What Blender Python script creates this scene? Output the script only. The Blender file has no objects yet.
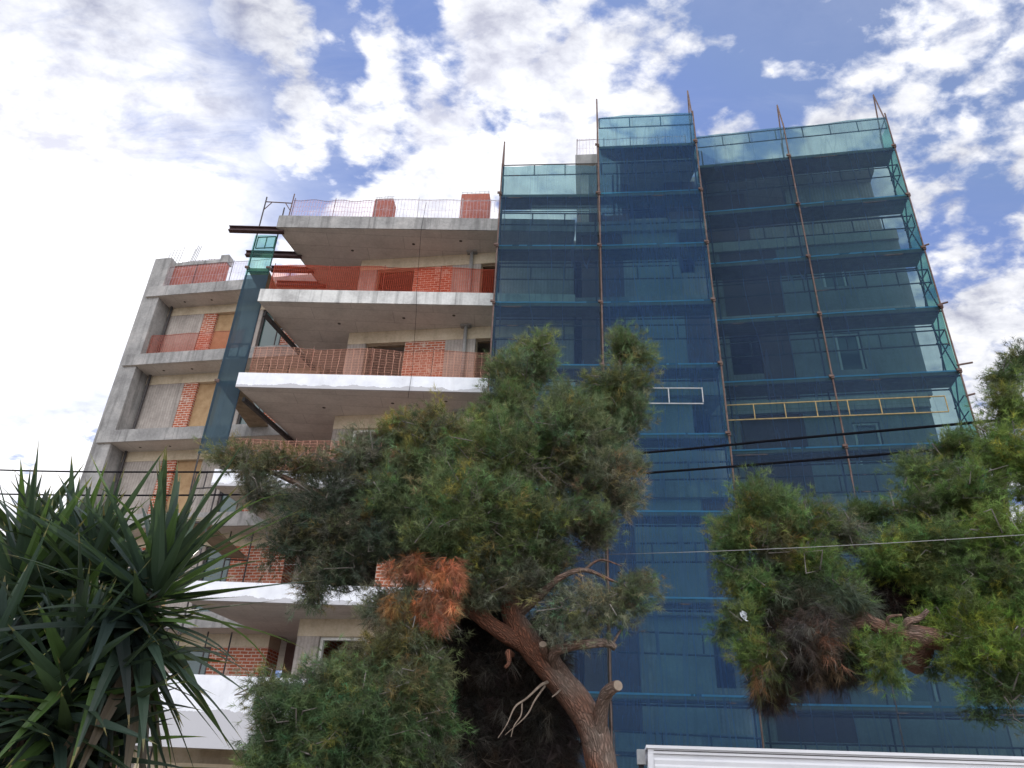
import bpy, math, random
import numpy as np
from mathutils import Vector, Matrix, noise as mnoise

random.seed(7); rng = np.random.default_rng(11)
scene = bpy.context.scene
col = scene.collection
R_ = math.radians

# ------------------------------------------------------------------ camera
FPX, PITCH, ROLL, EYE = 769.0, R_(29.75), R_(2.55), 1.6
_d = Vector((0, math.cos(PITCH), math.sin(PITCH)))
_u0 = Vector((0, -math.sin(PITCH), math.cos(PITCH)))
_r = Vector((math.cos(ROLL), 0, 0)) + _u0 * math.sin(ROLL)
_u = Vector((-math.sin(ROLL), 0, 0)) + _u0 * math.cos(ROLL)
cam_d = bpy.data.cameras.new('camera'); cam = bpy.data.objects.new('camera', cam_d); col.objects.link(cam)
cam.matrix_world = Matrix(((_r.x, _u.x, -_d.x, 0), (_r.y, _u.y, -_d.y, 0), (_r.z, _u.z, -_d.z, EYE), (0, 0, 0, 1)))
cam_d.sensor_width = 36; cam_d.lens = 36 * FPX / 1024; cam_d.clip_start = .05; cam_d.clip_end = 3000
scene.camera = cam
def ray(x, y): return _d + _r * ((x - 512) / FPX) + _u * ((384 - y) / FPX)
def P(x, y, Y):
    v = ray(x, y); p = v * (Y / v.y); p.z += EYE; return p

# ------------------------------------------------------------------ materials
def mat(name):
    m = bpy.data.materials.new(name); m.use_nodes = True
    nt = m.node_tree; nt.nodes.clear()
    out = nt.nodes.new('ShaderNodeOutputMaterial')
    return m, nt, out
def nd(nt, typ, **kw):
    n = nt.nodes.new(typ)
    for k, v in kw.items():
        if k.startswith('i_'): n.inputs[k[2:].replace('_', ' ')].default_value = v
        else: setattr(n, k, v)
    return n
def lk(nt, a, b): nt.links.new(a, b)
def ramp(nt, src, stops):
    r = nt.nodes.new('ShaderNodeValToRGB'); e = r.color_ramp.elements
    while len(e) < len(stops): e.new(.5)
    for el, (p, c) in zip(e, stops):
        el.position = p; el.color = (*c, 1) if len(c) == 3 else c
    lk(nt, src, r.inputs[0]); return r.outputs[0]
def mixc(nt, f, a, b, mode='MIX'):
    m = nt.nodes.new('ShaderNodeMix'); m.data_type = 'RGBA'; m.blend_type = mode
    for s, v in ((0, f), (6, a), (7, b)):
        if isinstance(v, (int, float)): m.inputs[s].default_value = v
        elif isinstance(v, tuple): m.inputs[s].default_value = (*v, 1)
        else: lk(nt, v, m.inputs[s])
    return m.outputs[2]
def noise(nt, vec, scale, detail=5, rough=.6, dist=0):
    n = nd(nt, 'ShaderNodeTexNoise'); n.inputs['Scale'].default_value = scale
    n.inputs['Detail'].default_value = detail; n.inputs['Roughness'].default_value = rough
    n.inputs['Distortion'].default_value = dist
    if vec is not None: lk(nt, vec, n.inputs['Vector'])
    return n.outputs[0]
def mapping(nt, vec, scale=(1, 1, 1), loc=(0, 0, 0), rot=(0, 0, 0)):
    m = nd(nt, 'ShaderNodeMapping'); m.inputs['Scale'].default_value = scale
    m.inputs['Location'].default_value = loc; m.inputs['Rotation'].default_value = rot
    lk(nt, vec, m.inputs['Vector']); return m.outputs[0]
def math_(nt, op, a, b=None, c=None, clamp=False):
    m = nd(nt, 'ShaderNodeMath', operation=op); m.use_clamp = clamp
    for i, v in enumerate((a, b, c)):
        if v is None: continue
        if isinstance(v, (int, float)): m.inputs[i].default_value = v
        else: lk(nt, v, m.inputs[i])
    return m.outputs[0]
def pos(nt): return nd(nt, 'ShaderNodeNewGeometry').outputs['Position']
def uv(nt): return nd(nt, 'ShaderNodeTexCoord').outputs['UV']
def bsdf(nt, out, color, rough=.85, metal=0, bump=None, bstr=.3, bdist=.02, spec=.3):
    b = nd(nt, 'ShaderNodeBsdfPrincipled')
    b.inputs['Roughness'].default_value = rough; b.inputs['Metallic'].default_value = metal
    b.inputs['Specular IOR Level'].default_value = spec
    if isinstance(color, tuple): b.inputs['Base Color'].default_value = (*color, 1)
    else: lk(nt, color, b.inputs['Base Color'])
    if bump is not None:
        bn = nd(nt, 'ShaderNodeBump'); bn.inputs['Strength'].default_value = bstr; bn.inputs['Distance'].default_value = bdist
        lk(nt, bump, bn.inputs['Height']); lk(nt, bn.outputs[0], b.inputs['Normal'])
    lk(nt, b.outputs[0], out.inputs[0]); return b

M = {}
def concrete(name, c1, c2, c3, boards=0.0, streak=.35, panel=None):
    m, nt, out = mat(name); p = pos(nt); t = uv(nt)
    a = noise(nt, p, 1.3, 6, .65); f = noise(nt, p, 14, 5, .7)
    s = noise(nt, mapping(nt, p, (5, 5, .35)), 1.0, 5, .6)
    c = ramp(nt, a, [(.3, c1), (.52, c2), (.72, c3)])
    c = mixc(nt, ramp(nt, s, [(.5, (0, 0, 0)), (.7, (streak,) * 3)]), c, tuple(x * .45 for x in c1))
    c = mixc(nt, .22, c, ramp(nt, f, [(.3, (.1, .1, .1)), (.7, (1, 1, 1))]), 'SOFT_LIGHT')
    h = f
    if panel:
        bk = nd(nt, 'ShaderNodeTexBrick'); lk(nt, t, bk.inputs['Vector']); bk.inputs['Scale'].default_value = 1
        bk.inputs['Brick Width'].default_value = panel[0]; bk.inputs['Row Height'].default_value = panel[1]; bk.inputs['Mortar Size'].default_value = .012; bk.inputs['Mortar Smooth'].default_value = .6
        bk.inputs['Color1'].default_value = (1, 1, 1, 1); bk.inputs['Color2'].default_value = (.86, .86, .86, 1); bk.inputs['Mortar'].default_value = (.62, .62, .62, 1)
        c = mixc(nt, .9, c, bk.outputs['Color'], 'MULTIPLY')
    if boards:
        w = nd(nt, 'ShaderNodeTexWave', wave_type='BANDS', bands_direction='X'); w.inputs['Scale'].default_value = boards
        w.inputs['Distortion'].default_value = .6; w.inputs['Detail'].default_value = 2; lk(nt, t, w.inputs[0])
        c = mixc(nt, .16, c, ramp(nt, w.outputs[0], [(0, (.2, .2, .2)), (.5, (.55, .55, .55)), (1, (.7, .7, .7))]), 'OVERLAY')
        h = math_(nt, 'ADD', f, w.outputs[0])
    bsdf(nt, out, c, .9, bump=h, bstr=.35, bdist=.015); M[name] = m
concrete('concrete', (.20, .195, .195), (.30, .295, .29), (.42, .40, .39), streak=.6, panel=(1.9, 40))
concrete('soffit_concrete', (.44, .405, .38), (.52, .48, .45), (.57, .53, .49), streak=.12, panel=(2.4, .62))
concrete('board_concrete', (.24, .215, .20), (.34, .305, .28), (.42, .38, .35), boards=3.3)
concrete('beam_concrete', (.40, .33, .24), (.52, .44, .33), (.58, .50, .40), streak=.2)
concrete('pale_concrete', (.34, .335, .33), (.55, .55, .54), (.66, .66, .64), streak=.6, panel=(2.3, 40))
concrete('plaster', (.23, .24, .24), (.28, .295, .295), (.33, .345, .34), streak=.2)
concrete('pavement', (.26, .25, .24), (.32, .31, .30), (.36, .35, .34))
concrete('cream_render', (.58, .48, .34), (.66, .56, .42), (.70, .60, .46), streak=.15)

def white_render():
    m, nt, out = mat('white_render'); p = pos(nt); t = uv(nt)
    sp = nd(nt, 'ShaderNodeSeparateXYZ'); lk(nt, t, sp.inputs[0])
    n1 = noise(nt, p, 3, 6, .6); n2 = noise(nt, mapping(nt, p, (1.2, 1.2, .2)), 1.5, 5)
    spots = noise(nt, p, 26, 3, .5)
    c = ramp(nt, n1, [(.3, (.66, .68, .74)), (.7, (.80, .82, .87))])
    # ragged lower edge where the finishing coat stops
    edge = math_(nt, 'ADD', sp.outputs[1], math_(nt, 'MULTIPLY', noise(nt, mapping(nt, t, (1, 1, 1)), 1.1, 6, .65), -.5))
    k = math_(nt, 'GREATER_THAN', math_(nt, 'MULTIPLY', edge, -1.0), .0)
    c = mixc(nt, k, c, (.47, .47, .50))
    c = mixc(nt, ramp(nt, spots, [(.70, (0, 0, 0)), (.76, (.6, .6, .6))]), c, (.2, .19, .18))
    c = mixc(nt, ramp(nt, n2, [(.55, (0, 0, 0)), (.75, (.35, .35, .35))]), c, (.4, .4, .42))
    bsdf(nt, out, c, .8, bump=n1, bstr=.15); M['white_render'] = m
white_render()
def brick(name, c1, c2, mortar, blotch=.45):
    m, nt, out = mat(name); t = uv(nt); p = pos(nt)
    w = nd(nt, 'ShaderNodeTexNoise'); w.inputs['Scale'].default_value = 6; lk(nt, t, w.inputs['Vector'])
    va = nd(nt, 'ShaderNodeVectorMath', operation='SCALE'); va.inputs['Scale'].default_value = .025; lk(nt, w.outputs['Color'], va.inputs[0])
    vb = nd(nt, 'ShaderNodeVectorMath', operation='ADD'); lk(nt, t, vb.inputs[0]); lk(nt, va.outputs[0], vb.inputs[1])
    b = nd(nt, 'ShaderNodeTexBrick'); lk(nt, vb.outputs[0], b.inputs['Vector'])
    b.inputs['Color1'].default_value = (*c1, 1); b.inputs['Color2'].default_value = (*c2, 1); b.inputs['Mortar'].default_value = (*mortar, 1)
    b.inputs['Scale'].default_value = 1; b.inputs['Brick Width'].default_value = .23; b.inputs['Row Height'].default_value = .088
    b.inputs['Mortar Size'].default_value = .013; b.inputs['Mortar Smooth'].default_value = .3; b.inputs['Bias'].default_value = -.1
    c = b.outputs['Color']
    n = noise(nt, p, 2.6, 7, .7)
    c = mixc(nt, ramp(nt, n, [(.56, (0, 0, 0)), (.63, (blotch,) * 3)]), c, mortar)
    c = mixc(nt, .3, c, ramp(nt, noise(nt, p, 30, 4), [(.3, (.15, .15, .15)), (.7, (.9, .9, .9))]), 'SOFT_LIGHT')
    bsdf(nt, out, c, .9, bump=b.outputs['Fac'], bstr=-.6, bdist=.01); M[name] = m
brick('brick', (.40, .115, .06), (.29, .075, .04), (.52, .42, .36), .85)
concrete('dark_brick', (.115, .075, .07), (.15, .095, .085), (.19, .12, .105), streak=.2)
def formwork():
    m, nt, out = mat('red_brick_face'); t = uv(nt)
    b = nd(nt, 'ShaderNodeTexBrick'); lk(nt, t, b.inputs['Vector'])
    b.inputs['Color1'].default_value = (.36, .12, .085, 1); b.inputs['Color2'].default_value = (.31, .10, .075, 1); b.inputs['Mortar'].default_value = (.27, .10, .08, 1)
    b.inputs['Scale'].default_value = 1; b.inputs['Brick Width'].default_value = .09; b.inputs['Row Height'].default_value = .24; b.inputs['Mortar Size'].default_value = .01
    b.offset = 0
    c = mixc(nt, ramp(nt, noise(nt, pos(nt), 5, 5), [(.5, (0, 0, 0)), (.75, (.5, .5, .5))]), b.outputs['Color'], (.42, .33, .30))
    bsdf(nt, out, c, .9, bump=b.outputs['Fac'], bstr=-.4); M['red_brick_face'] = m
formwork()
def simple(name, c1, c2, rough=.7, metal=0, scale=9, bstr=.15, spec=.3):
    m, nt, out = mat(name); p = pos(nt); n = noise(nt, p, scale, 6, .65)
    bsdf(nt, out, ramp(nt, n, [(.35, c1), (.65, c2)]), rough, metal, bump=n, bstr=bstr, spec=spec); M[name] = m
simple('rusty_steel', (.085, .048, .042), (.165, .115, .10), .75, 0, 7)
simple('dark_steel', (.035, .035, .04), (.08, .07, .07), .65, 0, 7)
simple('maroon_steel', (.045, .022, .024), (.075, .04, .042), .6, 0, 5)
simple('pale_steel', (.32, .34, .36), (.46, .46, .46), .5, 0, 9)
simple('yellow_paint', (.26, .19, .09), (.40, .30, .13), .6, 0, 9)
simple('timber_board', (.17, .13, .09), (.27, .21, .15), .85, 0, 5)
simple('toe_board', (.20, .18, .15), (.28, .25, .2), .8, 0, 5)
simple('plywood', (.30, .19, .10), (.40, .27, .15), .8, 0, 5)
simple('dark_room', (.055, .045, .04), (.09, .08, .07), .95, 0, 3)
simple('cable_rubber', (.006, .006, .009), (.01, .01, .014), .9, 0, 20, spec=.05)
simple('pale_cable', (.25, .25, .25), (.34, .34, .34), .6, 0, 20)
simple('cabin_white', (.72, .73, .78), (.78, .79, .83), .5, 0, 2, .05)
simple('asphalt', (.04, .04, .042), (.065, .065, .065), .95, 0, 40, .4)
simple('earth', (.16, .135, .105), (.22, .19, .15), 1, 0, 3, .4)
simple('plastic_scrap', (.42, .45, .48), (.52, .55, .58), .5, 0, 20)
simple('cut_wood', (.20, .155, .12), (.32, .25, .195), .85, 0, 18)
simple('dead_wood', (.15, .115, .09), (.25, .20, .16), .9, 0, 18)
simple('window_pvc', (.60, .60, .58), (.68, .68, .66), .5, 0, 5, .02)
simple('olive_metal', (.10, .10, .02), (.17, .16, .04), .6, 0, 12)
def glass_dark():
    m, nt, out = mat('window_glass')
    b = bsdf(nt, out, (.05, .09, .09), .08, spec=.7); M['window_glass'] = m
glass_dark()
def bark(name, g1, g2, red):
    m, nt, out = mat(name); p = pos(nt); t = uv(nt)
    v = nd(nt, 'ShaderNodeTexVoronoi', feature='DISTANCE_TO_EDGE'); v.inputs['Scale'].default_value = 1
    wn = nd(nt, 'ShaderNodeTexNoise'); wn.inputs['Scale'].default_value = 14; wn.inputs['Detail'].default_value = 5; lk(nt, p, wn.inputs['Vector'])
    va = nd(nt, 'ShaderNodeVectorMath', operation='MULTIPLY_ADD'); lk(nt, wn.outputs['Color'], va.inputs[0]); va.inputs[1].default_value = (1.6, 1.6, 0); lk(nt, mapping(nt, t, (46, 11, 1)), va.inputs[2])
    lk(nt, va.outputs[0], v.inputs['Vector'])
    n = noise(nt, p, 18, 7, .7); n2 = noise(nt, p, 3.2, 5, .6)
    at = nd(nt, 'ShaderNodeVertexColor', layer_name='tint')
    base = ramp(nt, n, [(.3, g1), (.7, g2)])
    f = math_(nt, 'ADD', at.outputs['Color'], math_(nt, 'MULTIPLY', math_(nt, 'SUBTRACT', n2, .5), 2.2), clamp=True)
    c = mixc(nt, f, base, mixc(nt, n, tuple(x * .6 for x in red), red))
    crack = ramp(nt, v.outputs['Distance'], [(0, (.6, .6, .6)), (.22, (0, 0, 0))])
    c = mixc(nt, crack, c, tuple(x * .28 for x in g1))
    h = math_(nt, 'ADD', math_(nt, 'MINIMUM', v.outputs['Distance'], .25), math_(nt, 'MULTIPLY', n, .35))
    bsdf(nt, out, c, .95, bump=h, bstr=.9, bdist=.06, spec=.15); M[name] = m
bark('pine_bark', (.165, .135, .115), (.33, .275, .235), (.29, .125, .08))
def leafmat(name, trans=.35, rough=.55, stripes=False):
    m, nt, out = mat(name)
    at = nd(nt, 'ShaderNodeVertexColor', layer_name='tint'); c = at.outputs['Color']
    if stripes:
        w = noise(nt, mapping(nt, uv(nt), (160, 2, 1)), 1, 3)
        c = mixc(nt, .35, c, ramp(nt, w, [(.3, (.25, .25, .25)), (.7, (.8, .8, .8))]), 'OVERLAY')
    b = nd(nt, 'ShaderNodeBsdfPrincipled'); b.inputs['Roughness'].default_value = rough; b.inputs['Specular IOR Level'].default_value = .3
    lk(nt, c, b.inputs['Base Color'])
    tr = nd(nt, 'ShaderNodeBsdfTranslucent'); lk(nt, mixc(nt, .5, c, (.10, .16, .02), 'ADD') if stripes else c, tr.inputs[0])
    mx = nd(nt, 'ShaderNodeMixShader'); mx.inputs[0].default_value = trans
    lk(nt, b.outputs[0], mx.inputs[1]); lk(nt, tr.outputs[0], mx.inputs[2]); lk(nt, mx.outputs[0], out.inputs[0]); M[name] = m
leafmat('needles', .3, .6); leafmat('sword_leaf', .22, .42, True)
def netmat(name, diff, trans, fac, var=.12):
    """woven shade net: part of the light passes tinted, part scatters from the threads"""
    m, nt, out = mat(name); t = uv(nt)
    tp = nd(nt, 'ShaderNodeBsdfTransparent'); tp.inputs[0].default_value = (*trans, 1)
    st = noise(nt, mapping(nt, t, (9, .25, 1)), 1, 6, .7); bl = noise(nt, mapping(nt, t, (.5, .35, 1)), 1, 4, .6)
    cr = noise(nt, mapping(nt, t, (60, 3, 1)), 1, 3, .6)
    c = mixc(nt, math_(nt, 'MULTIPLY', bl, .9), diff, tuple(min(1, x * 1.7) for x in diff))
    df = nd(nt, 'ShaderNodeBsdfDiffuse'); lk(nt, c, df.inputs[0])
    tl = nd(nt, 'ShaderNodeBsdfTranslucent'); lk(nt, mixc(nt, 1.0, c, (3.2, 3.9, 2.2), 'MULTIPLY'), tl.inputs[0])
    m1 = nd(nt, 'ShaderNodeMixShader'); m1.inputs[0].default_value = .42; lk(nt, df.outputs[0], m1.inputs[1]); lk(nt, tl.outputs[0], m1.inputs[2])
    cre = ramp(nt, noise(nt, mapping(nt, t, (1.7, .10, 1)), 1, 3, .5, .4), [(.485, (0, 0, 0)), (.5, (.09, .09, .09)), (.515, (0, 0, 0))])
    fac = math_(nt, 'ADD', cre, math_(nt, 'ADD', fac - .05, math_(nt, 'MULTIPLY', noise(nt, mapping(nt, t, (.8, .5, 1), (4, 2, 0)), 1, 5, .6), .10)))
    f = math_(nt, 'ADD', fac, math_(nt, 'MULTIPLY', math_(nt, 'SUBTRACT', math_(nt, 'ADD', math_(nt, 'MULTIPLY', st, .6), math_(nt, 'MULTIPLY', cr, .4)), .5), var * 3), clamp=True)
    m2 = nd(nt, 'ShaderNodeMixShader'); lk(nt, f, m2.inputs[0]); lk(nt, tp.outputs[0], m2.inputs[1]); lk(nt, m1.outputs[0], m2.inputs[2])
    lk(nt, m2.outputs[0], out.inputs[0]); M[name] = m
netmat('debris_net', (.032, .050, .100), (.66, .94, .92), .62, .08)
netmat('debris_net_blue', (.029, .055, .128), (.64, .94, .93), .62, .08)
netmat('debris_net_hem', (.045, .13, .25), (.35, .6, .62), .75, .05)
netmat('debris_net_skylit', (.04, .11, .12), (.62, .96, .86), .36, .06)  # same net, with the skylight from behind put into its colour
netmat('debris_net_fold_shade', (.042, .064, .100), (.4, .62, .66), .72, .06)  # gathered net, and the strip's lower part with its shade put in the colour
def gridnet(name, c, cell, th, film, tint=(1, 1, 1), vth=None):
    m, nt, out = mat(name); t = uv(nt); sp = nd(nt, 'ShaderNodeSeparateXYZ'); lk(nt, t, sp.inputs[0])
    w = noise(nt, t, 4, 3)
    def line(s, cw, thk):
        a = math_(nt, 'ADD', s, math_(nt, 'MULTIPLY', w, cw * .5))
        a = math_(nt, 'PINGPONG', a, cw / 2); return math_(nt, 'LESS_THAN', a, thk / 2)
    l = math_(nt, 'MAXIMUM', line(sp.outputs[0], cell[0], vth or th), line(sp.outputs[1], cell[1], th))
    f = math_(nt, 'MAXIMUM', math_(nt, 'MULTIPLY', l, .85), math_(nt, 'MULTIPLY', math_(nt, 'ADD', noise(nt, t, 2.5, 4), .5), film))
    tp = nd(nt, 'ShaderNodeBsdfTransparent'); tp.inputs[0].default_value = (*tint, 1)
    df = nd(nt, 'ShaderNodeBsdfDiffuse'); df.inputs[0].default_value = (*c, 1)
    tl = nd(nt, 'ShaderNodeBsdfTranslucent'); tl.inputs[0].default_value = (*c, 1)
    m1 = nd(nt, 'ShaderNodeMixShader'); m1.inputs[0].default_value = .4; lk(nt, df.outputs[0], m1.inputs[1]); lk(nt, tl.outputs[0], m1.inputs[2])
    m2 = nd(nt, 'ShaderNodeMixShader'); lk(nt, f, m2.inputs[0]); lk(nt, tp.outputs[0], m2.inputs[1]); lk(nt, m1.outputs[0], m2.inputs[2])
    lk(nt, m2.outputs[0], out.inputs[0]); M[name] = m
gridnet('orange_mesh_fine', (.46, .085, .05), (.06, .05), .010, .10, (1, .72, .66))
gridnet('orange_mesh_wide', (.60, .34, .26), (.19, .085), .008, .17, (1, .74, .66), .016)
gridnet('orange_mesh_faint', (.52, .16, .12), (.06, .05), .008, .07, (1, .80, .76))
gridnet('pale_mesh', (.45, .38, .42), (.11, .40), .012, .05, (.97, .96, .98))
gridnet('purple_mesh', (.40, .28, .34), (.09, .20), .016, .05, (.95, .92, .95))

# ------------------------------------------------------------------ mesh building
class MB:
    def __init__(s): s.v = []; s.f = []; s.uv = []; s.c = []; s.smooth = []
    def face(s, pts, uvs, sm=False, c=None):
        b = len(s.v); s.v += [tuple(p) for p in pts]; s.f.append(tuple(range(b, b + len(pts)))); s.uv += uvs; s.smooth.append(sm)
    def box(s, fr, u0, u1, v0, v1, z0, z1):
        """fr maps local (u along the wall, v into the building, z up) to the world"""
        for (pts, ax) in (
            ([(u0, v0, z0), (u1, v0, z0), (u1, v0, z1), (u0, v0, z1)], (0, 2)), ([(u1, v1, z0), (u0, v1, z0), (u0, v1, z1), (u1, v1, z1)], (0, 2)),
            ([(u0, v1, z0), (u0, v0, z0), (u0, v0, z1), (u0, v1, z1)], (1, 2)), ([(u1, v0, z0), (u1, v1, z0), (u1, v1, z1), (u1, v0, z1)], (1, 2)),
            ([(u0, v0, z1), (u1, v0, z1), (u1, v1, z1), (u0, v1, z1)], (0, 1)), ([(u0, v1, z0), (u1, v1, z0), (u1, v0, z0), (u0, v0, z0)], (0, 1))):
            s.face([fr(*p) for p in pts], [(p[ax[0]], p[ax[1]]) for p in pts])
        return s
    def prism(s, poly, z0, z1):
        n = len(poly)
        s.face([(x, y, z1) for x, y in poly], [(x, y) for x, y in poly])
        s.face([(x, y, z0) for x, y in reversed(poly)], [(x, y) for x, y in reversed(poly)])
        acc = 0
        for i in range(n):
            a, b = poly[i], poly[(i + 1) % n]; L = math.dist(a, b)
            s.face([(*a, z0), (*b, z0), (*b, z1), (*a, z1)], [(acc, z0), (acc + L, z0), (acc + L, z1), (acc, z1)]); acc += L
        return s
    def tube(s, path, rad, n=8, caps=True, wob=0, seed=0):
        path = [Vector(p) for p in path]; m = len(path)
        if isinstance(rad, (int, float)): rad = [rad] * m
        b = len(s.v); L = 0; ref = None; rings = []
        for i, p in enumerate(path):
            t = (path[min(i + 1, m - 1)] - path[max(i - 1, 0)]).normalized()
            if ref is None: ref = t.orthogonal().normalized()
            ref = (ref - t * ref.dot(t)).normalized(); bi = t.cross(ref)
            if i: L += (p - path[i - 1]).length
            ring = []
            for k in range(n + 1):
                a = 2 * math.pi * k / n; dr = ref * math.cos(a) + bi * math.sin(a)
                r = rad[i]
                if wob: r *= 1 + wob * mnoise.noise(Vector((p.x * 5 + dr.x * 1.6 + seed, p.y * 5 + dr.y * 1.6, p.z * 5 + dr.z * 1.6)))
                ring.append(((p + dr * r), (k / n * 2 * math.pi * rad[i] + seed, L)))
            rings.append(ring)
        for i in range(m - 1):
            for k in range(n):
                q = [rings[i][k], rings[i][k + 1], rings[i + 1][k + 1], rings[i + 1][k]]
                s.face([x[0] for x in q], [x[1] for x in q], True)
        if caps:
            for rg, rv in ((rings[0], True), (rings[-1], False)):
                pts = [x[0] for x in rg[:-1]]
                if rv: pts = pts[::-1]
                s.face(pts, [(p.x, p.y) for p in pts])
        return s
    def build(s, name, m, parent=None, weld=False):
        me = bpy.data.meshes.new(name); me.from_pydata(s.v, [], s.f)
        ul = me.uv_layers.new(name='UVMap'); ul.data.foreach_set('uv', np.array(s.uv, 'f').ravel())
        me.polygons.foreach_set('use_smooth', s.smooth)
        if weld:
            import bmesh
            bm = bmesh.new(); bm.from_mesh(me); bmesh.ops.remove_doubles(bm, verts=bm.verts, dist=1e-5); bm.to_mesh(me); bm.free()
        me.materials.append(M[m]); me.update()
        o = bpy.data.objects.new(name, me); col.objects.link(o)
        if parent: adopt(o, parent)
        return o
def adopt(o, parent):
    o.parent = parent
    root = parent
    while root.parent: root = root.parent
    o.matrix_parent_inverse = Matrix.Translation(-root.location) if parent is root else Matrix()
    return o
# children of parts keep identity (their part already undoes the root's offset)
def thing(name, label, cat, loc, group=None):
    o = bpy.data.objects.new(name, None); col.objects.link(o); o.location = loc; o.empty_display_size = .2
    o['label'] = label; o['category'] = cat
    if group: o['group'] = group
    return o
def tag(o, label, cat, group=None, kind=None):
    o['label'] = label; o['category'] = cat
    if group: o['group'] = group
    return o
def struct(o, kind='structure'): o['kind'] = kind; return o
def frame(ox, oy, ang):
    c, s_ = math.cos(R_(ang)), math.sin(R_(ang))
    return lambda u, v, z: Vector((ox + u * c - v * s_, oy + u * s_ + v * c, z))
W = frame(-5.07, 19.90, -9.4)        # brick front wall behind the balconies
B = frame(-7.48, 18.45, -2.5)        # balcony edges
MS = frame(2.35, 17.10, -6.5)        # middle scaffold face
RS = frame(5.60, 17.71, -11.0)       # right scaffold face
LS = frame(-0.60, 17.30, -4.0)       # left scaffold face
WG = frame(-13.36, 22.67, -11.0)     # left wing front
TW = frame(-8.22, 18.85, -2.5)       # narrow scaffold tower at the side
ID = lambda u, v, z: Vector((u, v, z))
LV = [3.43, 6.31, 9.19, 12.07, 14.95, 17.82, 20.68]

# ------------------------------------------------------------------ setting
struct(MB().box(ID, -400, 400, -400, 400, -.3, 0).build('ground', 'earth'))
struct(MB().box(ID, -60, 60, -9, -1.6, .0, .004).build('road', 'asphalt'))
g = MB()
for k in range(-12, 13): g.box(ID, k * 4, k * 4 + 2, -5.36, -5.24, .004, .008)
struct(g.build('road_marking', 'pale_steel'))
struct(MB().box(ID, -60, 60, -1.6, 3.0, 0, .13).build('pavement', 'pavement'))
struct(MB().box(ID, -60, 60, -1.75, -1.6, 0, .14).build('kerb', 'pale_concrete'))

# ------------------------------------------------------------------ apartment building
bld = thing('apartment_building', 'unfinished concrete apartment block with brick infill and deep open balconies', 'building', (0, 20, 0))
def part(mb, name, m, parent=bld, label=None):
    o = mb.build(name, m, parent)
    if label: o['label'] = label
    return o
LW = frame(-7.48, 18.45, 74.5)      # left edge of the slabs, running back
for i, z in enumerate(LV[:6]):
    thick = .47 if i == 5 else .43
    poly = [(-7.48, 18.45), (1.72, 18.05), (1.72, 19.0), (5.4, 18.55), (5.4, 26.5), (-6.0, 28.0), (-6.0, 22.3), (-6.5, 22.1)]
    o = part(MB().prism(poly, z - thick, z), 'floor_slab', 'soffit_concrete')
    if i == 5:
        part(MB().box(B, -.004, 9.2, -.03, -.003, z - thick, z + .004), 'slab_fascia', 'concrete', o)
        part(MB().box(LW, -.02, 3.6, .003, .03, z - thick, z + .004), 'slab_fascia', 'concrete', o)
    elif i == 4:
        part(MB().box(B, -.03, 9.2, -.05, -.003, z - thick, z + .01), 'slab_fascia', 'pale_concrete', o)
    elif i >= 1:
        m_ = MB()
        b0 = len(m_.uv); m_.box(B, -.04, 9.2, -.07, -.003, z - thick, z + .02)
        # the render's ragged lower line runs along v=0 of the map
        m_.uv = [(a, (b - (z - thick) + .145) if abs(b) < 30 else b) for a, b in m_.uv]
        part(m_, 'slab_fascia', 'white_render', o)
    # round lamp holes in the soffit
    for (hx, hy) in ((-5.3, 19.4), (-3.3, 18.95), (-1.8, 18.7)):
        part(MB().tube([(hx, hy, z - thick - .002), (hx, hy, z - thick + .05)], .05, 10), 'lamp_hole', 'dark_room', o)
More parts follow.
